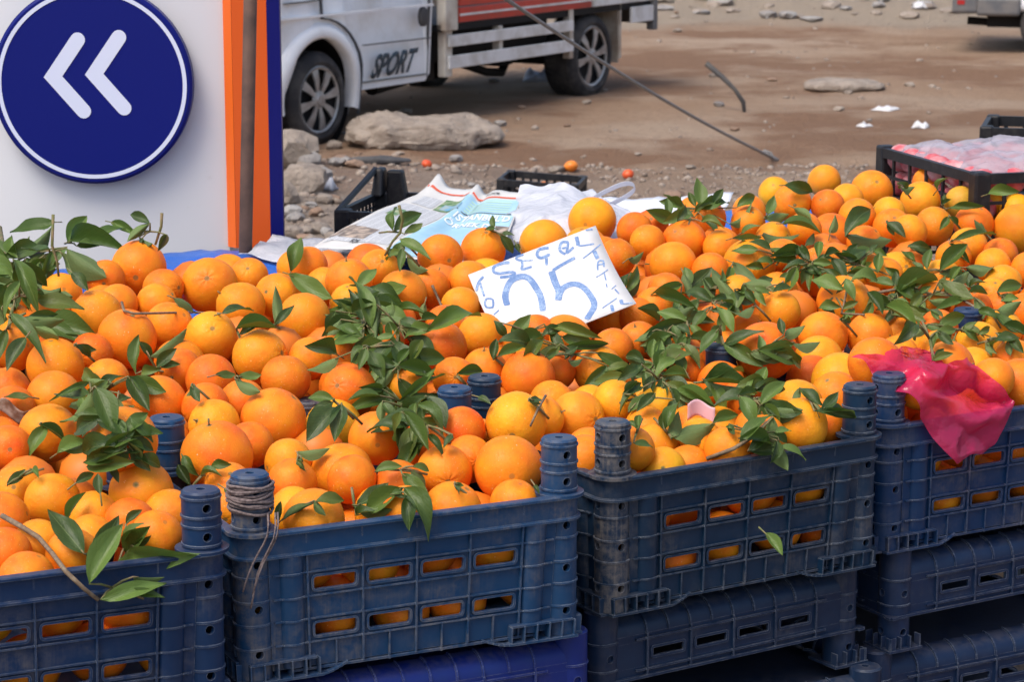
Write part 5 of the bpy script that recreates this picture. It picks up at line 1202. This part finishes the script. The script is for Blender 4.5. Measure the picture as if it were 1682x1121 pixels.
def npt(s, t_, off=0.):
    p = NP[0].lerp(NP[1], s).lerp(NP[3].lerp(NP[2], s), t_); b = .010*math.sin(3*s+5*t_)+.006*fbm(s*2, t_*2, 2)
    b += .030*max(0, t_-.86)/.14*math.exp(-((s-.06)/.07)**2) + .014*math.exp(-((s-.50)/.05)**2)*t_ - .012*math.exp(-((s-.58)/.06)**2)*t_
    b -= .03*max(0, .10-s)/.10*(1-t_)*.5
    return p + Vector((0, 0, b+off))
news = empty('newspaper', NP[0].lerp(NP[2], .5), 0, 'open newspaper with blue headline page spread behind the oranges', 'newspaper'); N0 = Vector(news.location)
def npatch(s0, s1, t0, t1, mat, name, off=.0010, n=20, flip=False):
    mb = MB(); mb.grid(lambda a, b: npt(s0+(s1-s0)*a, t0+(t1-t0)*b, off)-N0, n, n); me = mb.mesh(name, M[mat], True)
    ul_ = me.uv_layers.new(name='UVMap')
    for lp in me.loops: i = lp.vertex_index; ul_.data[lp.index].uv = (s0+(s1-s0)*(i % (n+1))/n, t0+(t1-t0)*(i//(n+1))/n)
    return link(name, me, news)
o = npatch(0, 1, 0, 1, 'newsprint', 'paper_sheet', 0, 44); o.modifiers.new('t', 'SOLIDIFY').thickness = .0006
npatch(.04, .43, .08, .70, 'print_text', 'text_column'); npatch(.30, .48, .71, .86, 'print_photo_green', 'printed_photo'); npatch(.10, .28, .72, .84, 'print_text', 'text_column')
npatch(.46, .985, .02, .90, 'print_cyan', 'blue_page'); npatch(.34, .50, .73, .80, 'print_photo_blue', 'printed_photo', .0016)
npatch(.04, .985, .915, .93, 'print_red', 'red_rule'); npatch(.10, .18, .50, .60, 'print_photo_green', 'printed_photo', .0016); npatch(.10, .26, .12, .26, 'print_photo_mix', 'printed_photo', .0016); npatch(.02, .09, .14, .3, 'print_photo_mix', 'printed_photo', .0016)
for i in range(5): npatch(.54, .93, .755+.026*i, .765+.026*i, 'print_yellow', 'yellow_line', .0018, 10)
npatch(.50, .97, .730, .738, 'print_black', 'thin_rule', .0017, 10); npatch(.86, .985, .48, .60, 'print_photo_mix', 'printed_photo', .0017)
def ntext(txt, s0, s1, t0, t1, mat):
    me = text_mesh(txt, 1, 0, .02); X_ = [v_.co.x for v_ in me.vertices]; Y_ = [v_.co.y for v_ in me.vertices]; a0, a1, b0, b1 = min(X_), max(X_), min(Y_), max(Y_)
    for v_ in me.vertices: v_.co = npt(s0+(s1-s0)*(v_.co.x-a0)/(a1-a0), t0+(t1-t0)*(v_.co.y-b0)/(b1-b0), .0026)-N0
    me.materials.append(M[mat]); o = link('headline', me, news); o['label'] = 'newspaper headline ' + txt
ntext("ISTANBUL'D", .52, .97, .645, .715, 'print_white'); ntext('ÖRNEK DA', .50, .90, .555, .625, 'print_white'); ntext('FOK', .21, .26, .065, .105, 'print_black'); ntext('EKONOMI', .62, .76, .945, .965, 'print_black')

def ridge(x, y, z): return .5-abs(mnoise.noise(Vector((x, y, z))))*1.6 + .3*mnoise.noise(Vector((x*2.3, y*2.3, z*2.3)))
def crumple(name, fn, nu, nv, mat, label, cat, amp=.008, sc=20, thick=.0004, sub=True, clear=False):
    fbm = ridge; fn0 = fn
    mb = MB(); mb.grid(lambda a, b: (lambda p: p + Vector((fbm(p.x*sc, p.y*sc, p.z*sc), fbm(p.y*sc+9, p.z*sc, p.x*sc), fbm(p.z*sc, p.x*sc+5, p.y*sc)))*amp)(Vector(fn(a, b))), nu, nv)
    if clear:                                             # keep the film just above the fruit it lies on
        nv_ = []
        for p in mb.v:
            px_, py_ = project(p); f_ = first_hit(px_, py_, None, .010); d_ = p[1] if f_ is None else min(p[1], f_-.003); nv_.append(tuple(at(px_, py_, d_)))
        mb.v = nv_
    o = mb.build(name, M[mat], smooth=True)
    sb = o.modifiers.new('s', 'SMOOTH'); sb.iterations = 3 if clear else 1; sb.factor = .4; tag(o, label, cat); return o
def catmull(grid):
    def fn(a, b):
        nr, ncl = len(grid), len(grid[0])
        def row(r): 
            x = a*(ncl-1); i = min(int(x), ncl-2); t_ = x-i; g = grid[r]; p0, p1, p2, p3 = g[max(i-1, 0)], g[i], g[i+1], g[min(i+2, ncl-1)]
            return .5*((2*p1)+(p2-p0)*t_+(2*p0-5*p1+4*p2-p3)*t_*t_+(3*p1-p0-3*p2+p3)*t_**3)
        y = b*(nr-1); j = min(int(y), nr-2); t_ = y-j; p0, p1, p2, p3 = row(max(j-1, 0)), row(j), row(j+1), row(min(j+2, nr-1))
        return .5*((2*p1)+(p2-p0)*t_+(2*p0-5*p1+4*p2-p3)*t_*t_+(3*p1-p0-3*p2+p3)*t_**3)
    return fn
PB = [[(1392, 594), (1440, 586), (1500, 578), (1555, 592), (1588, 590)], [(1425, 606), (1470, 602), (1520, 604), (1580, 608), (1628, 626)], [(1462, 640), (1496, 640), (1540, 648), (1600, 652), (1648, 656)],
      [(1500, 664), (1524, 676), (1565, 684), (1620, 682), (1668, 668)], [(1530, 712), (1546, 722), (1574, 726), (1612, 716), (1646, 700)], [(1560, 762), (1566, 766), (1586, 758), (1608, 748), (1628, 732)]]
RIM = RIMF
x_, y_, yw = ROW1['D']; nrm = Vector((math.sin(yw), -math.cos(yw), 0)); GR = []
for r_, row in enumerate(PB):
    g = []
    for (px, py) in row:
        rr_ = ray(px, py); tp = ((Vector((x_, y_, 0))+nrm*.020)-CAM).dot(nrm)/rr_.dot(nrm); dw = (CAM+rr_*tp).y
        df = first_hit(px, py, None, .006); df = (df if df else hit_surf(px, py).y)-.010
        d = dw if r_ >= 3 else min(df, dw+.42)
        if r_ == 2: d = .5*df+.5*dw
        g.append(at(px, py, max(d, dw-.0)))
    GR.append(g)
crumple('pink_bag', catmull(GR), 90, 90, 'pink_film', 'pink translucent plastic bag draped over the rim of a blue crate', 'bag', .016, 12, clear=True)
# white carrier bag with loop handle behind the price card
WBG = [[(838, 402), (880, 400), (930, 402), (980, 404), (1030, 400)], [(832, 366), (880, 360), (940, 362), (990, 372), (1040, 374)], [(840, 340), (886, 334), (930, 330), (980, 342), (1030, 352)], [(852, 312), (890, 312), (926, 298), (962, 314), (1004, 340)]]
DW = [[5.02, 5.0, 4.99, 5.0, 5.02], [5.12, 5.08, 5.06, 5.1, 5.14], [5.25, 5.2, 5.2, 5.22, 5.28], [5.34, 5.34, 5.3, 5.34, 5.36]]
GR = [[at(px, py, DW[r_][i]) for i, (px, py) in enumerate(row)] for r_, row in enumerate(WBG)]
bagw = crumple('white_bag', catmull(GR), 50, 40, 'white_film', 'crumpled white carrier bag with loop handle behind the price card', 'bag', .020, 11)
hp = [(968, 330), (990, 318), (1020, 303), (1038, 302), (1044, 310), (1030, 322), (1000, 336), (985, 346)]; hd = 5.26
mb = MB(); vs = []
for i, (px, py) in enumerate(hp):
    p = at(px, py, hd+.004*i); tx = (math.sin(i*1.1)*.2); vs += [p + Vector((0, 0, .006)), p + Vector((.003, .012, -.006))]
mb.add(vs, [(2*i, 2*i+1, 2*i+3, 2*i+2) for i in range(len(hp)-1)]); o = mb.build('handle', M['white_film'], bagw, smooth=True); o.modifiers.new('t', 'SOLIDIFY').thickness = .003; sb = o.modifiers.new('s', 'SUBSURF'); sb.levels = sb.render_levels = 2

# ---------------------------------------------------------------- black lattice crates
def lattice_crate(name, lx, ly, h, nx, ny, nz, label, hi_end=0.0, group=None, bw=.004, rimh=.016):
    root = empty(name, (0, 0, 0), 0, label, 'crate', group); mt = M['black_plastic']
    for (ax, n_) in ((0, nx), (1, ny), (2, nx), (3, ny)):
        ln = lx if ax in (0, 2) else ly
        def pt(s, z, o):
            y = o
            return {0: (s-lx/2, -ly/2+y, z), 1: (lx/2-y, s-ly/2, z), 2: (lx/2-s, ly/2-y, z), 3: (-lx/2+y, ly/2-s, z)}[ax]
        hh = h+hi_end if ax in (1, 3) else h
        def bar_(s0, s1, z0, z1, o0=.003, o1=.009): mb.hexa([pt(s0, z0, o0), pt(s1, z0, o0), pt(s1, z0, o1), pt(s0, z0, o1), pt(s0, z1, o0), pt(s1, z1, o0), pt(s1, z1, o1), pt(s0, z1, o1)])
        mb = MB(); bar_(.0, ln, hh-rimh, hh, 0, .014); bar_(0, ln, 0, .020, .001, .012)
        for i in range(1, n_): s = ln*i/n_; bar_(s-bw/2, s+bw/2, .018, hh-rimh+.001)
        for j in range(1, nz): z = .02+(hh-rimh-.02)*j/nz; bar_(.01, ln-.01, z-bw/2, z+bw/2, .0035, .0085)
        mb.build('lattice_wall', mt, root)
    for sx_ in (-1, 1):
        for sy_ in (-1, 1):
            mb = MB(); a = (sx_*lx/2, sy_*ly/2); x0, x1 = sorted((a[0]+sx_*.002, a[0]-sx_*.036)); y0, y1 = sorted((a[1]+sy_*.002, a[1]-sy_*.036)); mb.box((x0, y0, 0), (x1, y1, h+hi_end+.004)); bevel(mb.build('corner_post', mt, root), .006)
    mb = MB(); mb.box((-lx/2+.012, -ly/2+.012, .004), (lx/2-.012, ly/2-.012, .010)); mb.build('crate_floor', mt, root); return root
def place_by_corner(o, corner, lx, ly, yaw, z, sgn=(-1, -1)):
    c, s = math.cos(yaw), math.sin(yaw); a, b = -sgn[0]*lx/2, -sgn[1]*ly/2; o.location = (corner.x+c*a-s*b, corner.y+s*a+c*b, z); o.rotation_euler = (0, 0, yaw)
# left: near-left corner at (550, 345)
zt = RIM+PT-.005; nl = atz(549, 347, zt)
bc = lattice_crate('black_crate', .46, .34, .13, 30, 12, 6, 'black lattice crate with high corners behind the spread newspaper', .0, bw=.0025)
yawb = math.radians(-14); place_by_corner(bc, nl, .46, .34, yawb, zt-.13); 
for ch in bc.children:
    if ch.name.startswith('corner_post'): pass
c_, s_2 = math.cos(yawb), math.sin(yawb)
mb = MB(); mb.hexa([(-.228, .10, .125), (-.20, .10, .125), (-.20, .168, .125), (-.228, .168, .125), (-.226, .13, .19), (-.205, .13, .19), (-.205, .168, .19), (-.226, .168, .19)])
mb.hexa([(-.199, .130, .02), (-.13, .130, .02), (-.13, .166, .02), (-.199, .166, .02), (-.199, .140, .185), (-.16, .140, .185), (-.16, .166, .185), (-.199, .166, .185)]); bevel(mb.build('raised_corner', M['black_plastic'], bc), .006)
mb = MB(); mb.tube([(-.226, -.155, .128), (-.226, .14, .186)], .008, 6); mb.build('sloping_rim', M['black_plastic'], bc)
sup = lattice_crate('black_crate', .46, .34, zt-.131, 10, 8, 8, 'tall black lattice crate standing under the newspaper crate', 0, bw=.006); sup.location = (bc.location.x, bc.location.y, 0); sup.rotation_euler = bc.rotation_euler
# middle one stands on the dirt farther back
pg = ground_at(886, 352); pm_ = at(886, 300, pg.y)
hm = at(820, 300, pg.y).z-gz(pg.x, pg.y); bm_ = lattice_crate('black_crate', .36, .30, hm, 10, 7, 3, 'small black crate on the dirt behind the white carrier bag', 0, bw=.012, rimh=.03)
bm_.location = (at(889, 300, pg.y).x, pg.y+.16, gz(pg.x, pg.y)); bm_.rotation_euler = (0, .055, -.16)
# right: bagged produce
zr_ = 1.65-.716; ncor = atz(1604, 287, zr_); fcor = atz(1440, 226, zr_+.02)
vec = fcor-ncor; yawr = math.atan2(vec.y, vec.x)-math.pi/2; ly_ = min(.74, math.hypot(vec.x, vec.y))
br = lattice_crate('produce_crate', .42, ly_, .125, 6, 6, 2, 'black slatted crate filled with bagged pink produce on the heap edge', 0, bw=.007, rimh=.022); place_by_corner(br, ncor, .42, ly_, yawr, zr_-.125)
supp = lattice_crate('black_crate', .42, ly_-.02, zr_-.1255, 8, 9, 7, 'tall black crate standing beneath the bagged produce crate', 0, bw=.008); supp.location = (br.location.x, br.location.y, 0); supp.rotation_euler = br.rotation_euler
mr = Matrix.Translation(br.location) @ Matrix.Rotation(yawr, 4, 'Z'); rp = random.Random(9)
mbp = MB(); prof = [(max(.0001, math.sin(math.pi*i/8)), -math.cos(math.pi*i/8)*.9) for i in range(9)]; mbp.lathe(prof, 14); PM = mbp.mesh('pink_vegetable', M['pink_produce'], True)
for ix in range(6):
    for iy in range(9):
        for iz in range(2):
            lx_, ly2 = -.168+.067*ix, -ly_/2+.045+(ly_-.09)*iy/8
            if iz == 0 and ix > 0 and iy > 0: continue
            o = link('pink_vegetable', PM); o.location = mr @ Vector((lx_+rp.uniform(-.006, .006), ly2+rp.uniform(-.006, .006), .042+.06*iz)); r = rp.uniform(.028, .033); o.scale = (r, r, r); o.rotation_euler = (rp.uniform(0, 3), rp.uniform(0, 3), 0)
            tag(o, 'round pink red vegetable bagged in the black slatted crate', 'vegetable', 'pink vegetables in the produce crate')
def bf(a, b):
    x = -.197+.394*a; y = -ly_/2+.015+(ly_-.03)*b; e = min(1, 6*min(a, 1-a))*min(1, 8*min(b, 1-b))
    return mr @ Vector((x, y, .112+e*(.022+.022*fbm(x*9, y*9, 3)+.012*math.sin(a*3.1)*math.sin(b*3.1))))
crumple('clear_bag', bf, 56, 70, 'clear_film', 'crumpled clear plastic bag covering produce in the black slatted crate', 'bag', .020, 14)
b2 = lattice_crate('black_crate', .44, .32, .17, 8, 6, 2, 'empty black crate beyond the bagged produce at the lot side', 0, bw=.012, rimh=.03)
q = at(1640, 216, 7.0); b2.location = (q.x+.22, 7.2, q.z-.17); b2.rotation_euler = (0, 0, -.25)
b3 = lattice_crate('black_crate', .44, .32, q.z-.1705, 8, 6, 6, 'tall black crate carrying the empty crate beyond the produce', 0, bw=.012); b3.location = (q.x+.22, 7.2, 0); b3.rotation_euler = (0, 0, -.25)

# ---------------------------------------------------------------- twine and small things
x_, y_, yw = ROW1['B']; a1 = Vector((math.cos(yw), math.sin(yw), 0)); a2 = Vector((-math.sin(yw), math.cos(yw), 0)); pc = Vector((x_, y_, 0))+a1*.031+a2*.031
tw = empty('twine', pc+Vector((0, 0, RIM+.04)), 0, 'brown twine wound round the corner post of the dusty crate', 'twine'); rt_ = random.Random(4)
mb = MB()
for k in range(15):
    z0 = -.008+.032*k/14+rt_.uniform(-.003, .003); tilt = rt_.uniform(-.006, .006); ph = rt_.uniform(0, 6); pts = []
    for i in range(25): a = 2*math.pi*i/24; rr_ = .0288+.0012*(k % 3)+.0008*math.sin(5*a+ph); pts.append((rr_*math.cos(a), rr_*math.sin(a), z0+tilt*math.sin(a+ph)+.0012*math.sin(3*a+k)))
    mb.tube(pts, .0021, 6, False)
mb.build('coil', M['twine'], tw, smooth=True)
mb = MB(); fr_ = -a2*.031+a1*.012
for dx, dz, ln in ((0, 0, .125), (.006, 0, .105), (-.008, 0, .10)):
    b0 = fr_+a1*(.012+dx); pts = []
    for i in range(9): u = i/8; pts.append(b0*(1) + a1*(-.045*u+.003*math.sin(7*u+dx*900)) - a2*(.014*min(1, u*4)+.003*math.sin(9*u)) + Vector((0, 0, -.012-ln*u)))
    mb.tube(pts, .0014, 6)
mb.build('loose_end', M['twine'], tw, smooth=True)
# pink petal-like scrap among the leaves of the muddy crate, brown dry leaf at the left
mb = MB(); pp = at(1152, 678, leaf_depth(1152, 678)-.012); mb.grid(lambda a, b: (.042*(a-.5), .012*math.sin(a*3.1), .026*(b-.5)+.006*math.sin(a*5)), 8, 6)
o = mb.build('pink_scrap', M['litter_white'], smooth=True); M['pink_scrap'] = material('pink_scrap', (.70,.42,.46), .6, .3); o.data.materials[0] = M['pink_scrap']; o.location = pp; o.modifiers.new('t', 'SOLIDIFY').thickness = .0008; tag(o, 'small pale pink paper scrap among leaves in the muddy crate', 'paper scrap')
mb = MB(); px_ = at(20, 678, leaf_depth(20, 678)-.012); mb.grid(lambda a, b: (.07*(a-.5), .014*math.sin(a*3.1+b), .028*(b-.5)*math.sin(3.1*a)+.010*math.sin(a*7)), 12, 6); M['dry_leaf'] = weathered('dry_leaf', (.16,.085,.05), (.34,.27,.22), 60, .8, .4, .002)
o = mb.build('dry_leaf', M['dry_leaf'], smooth=True); o.location = px_; o.modifiers.new('t', 'SOLIDIFY').thickness = .0006; tag(o, 'dry curled brown leaf on oranges below the leafy branch', 'leaf')
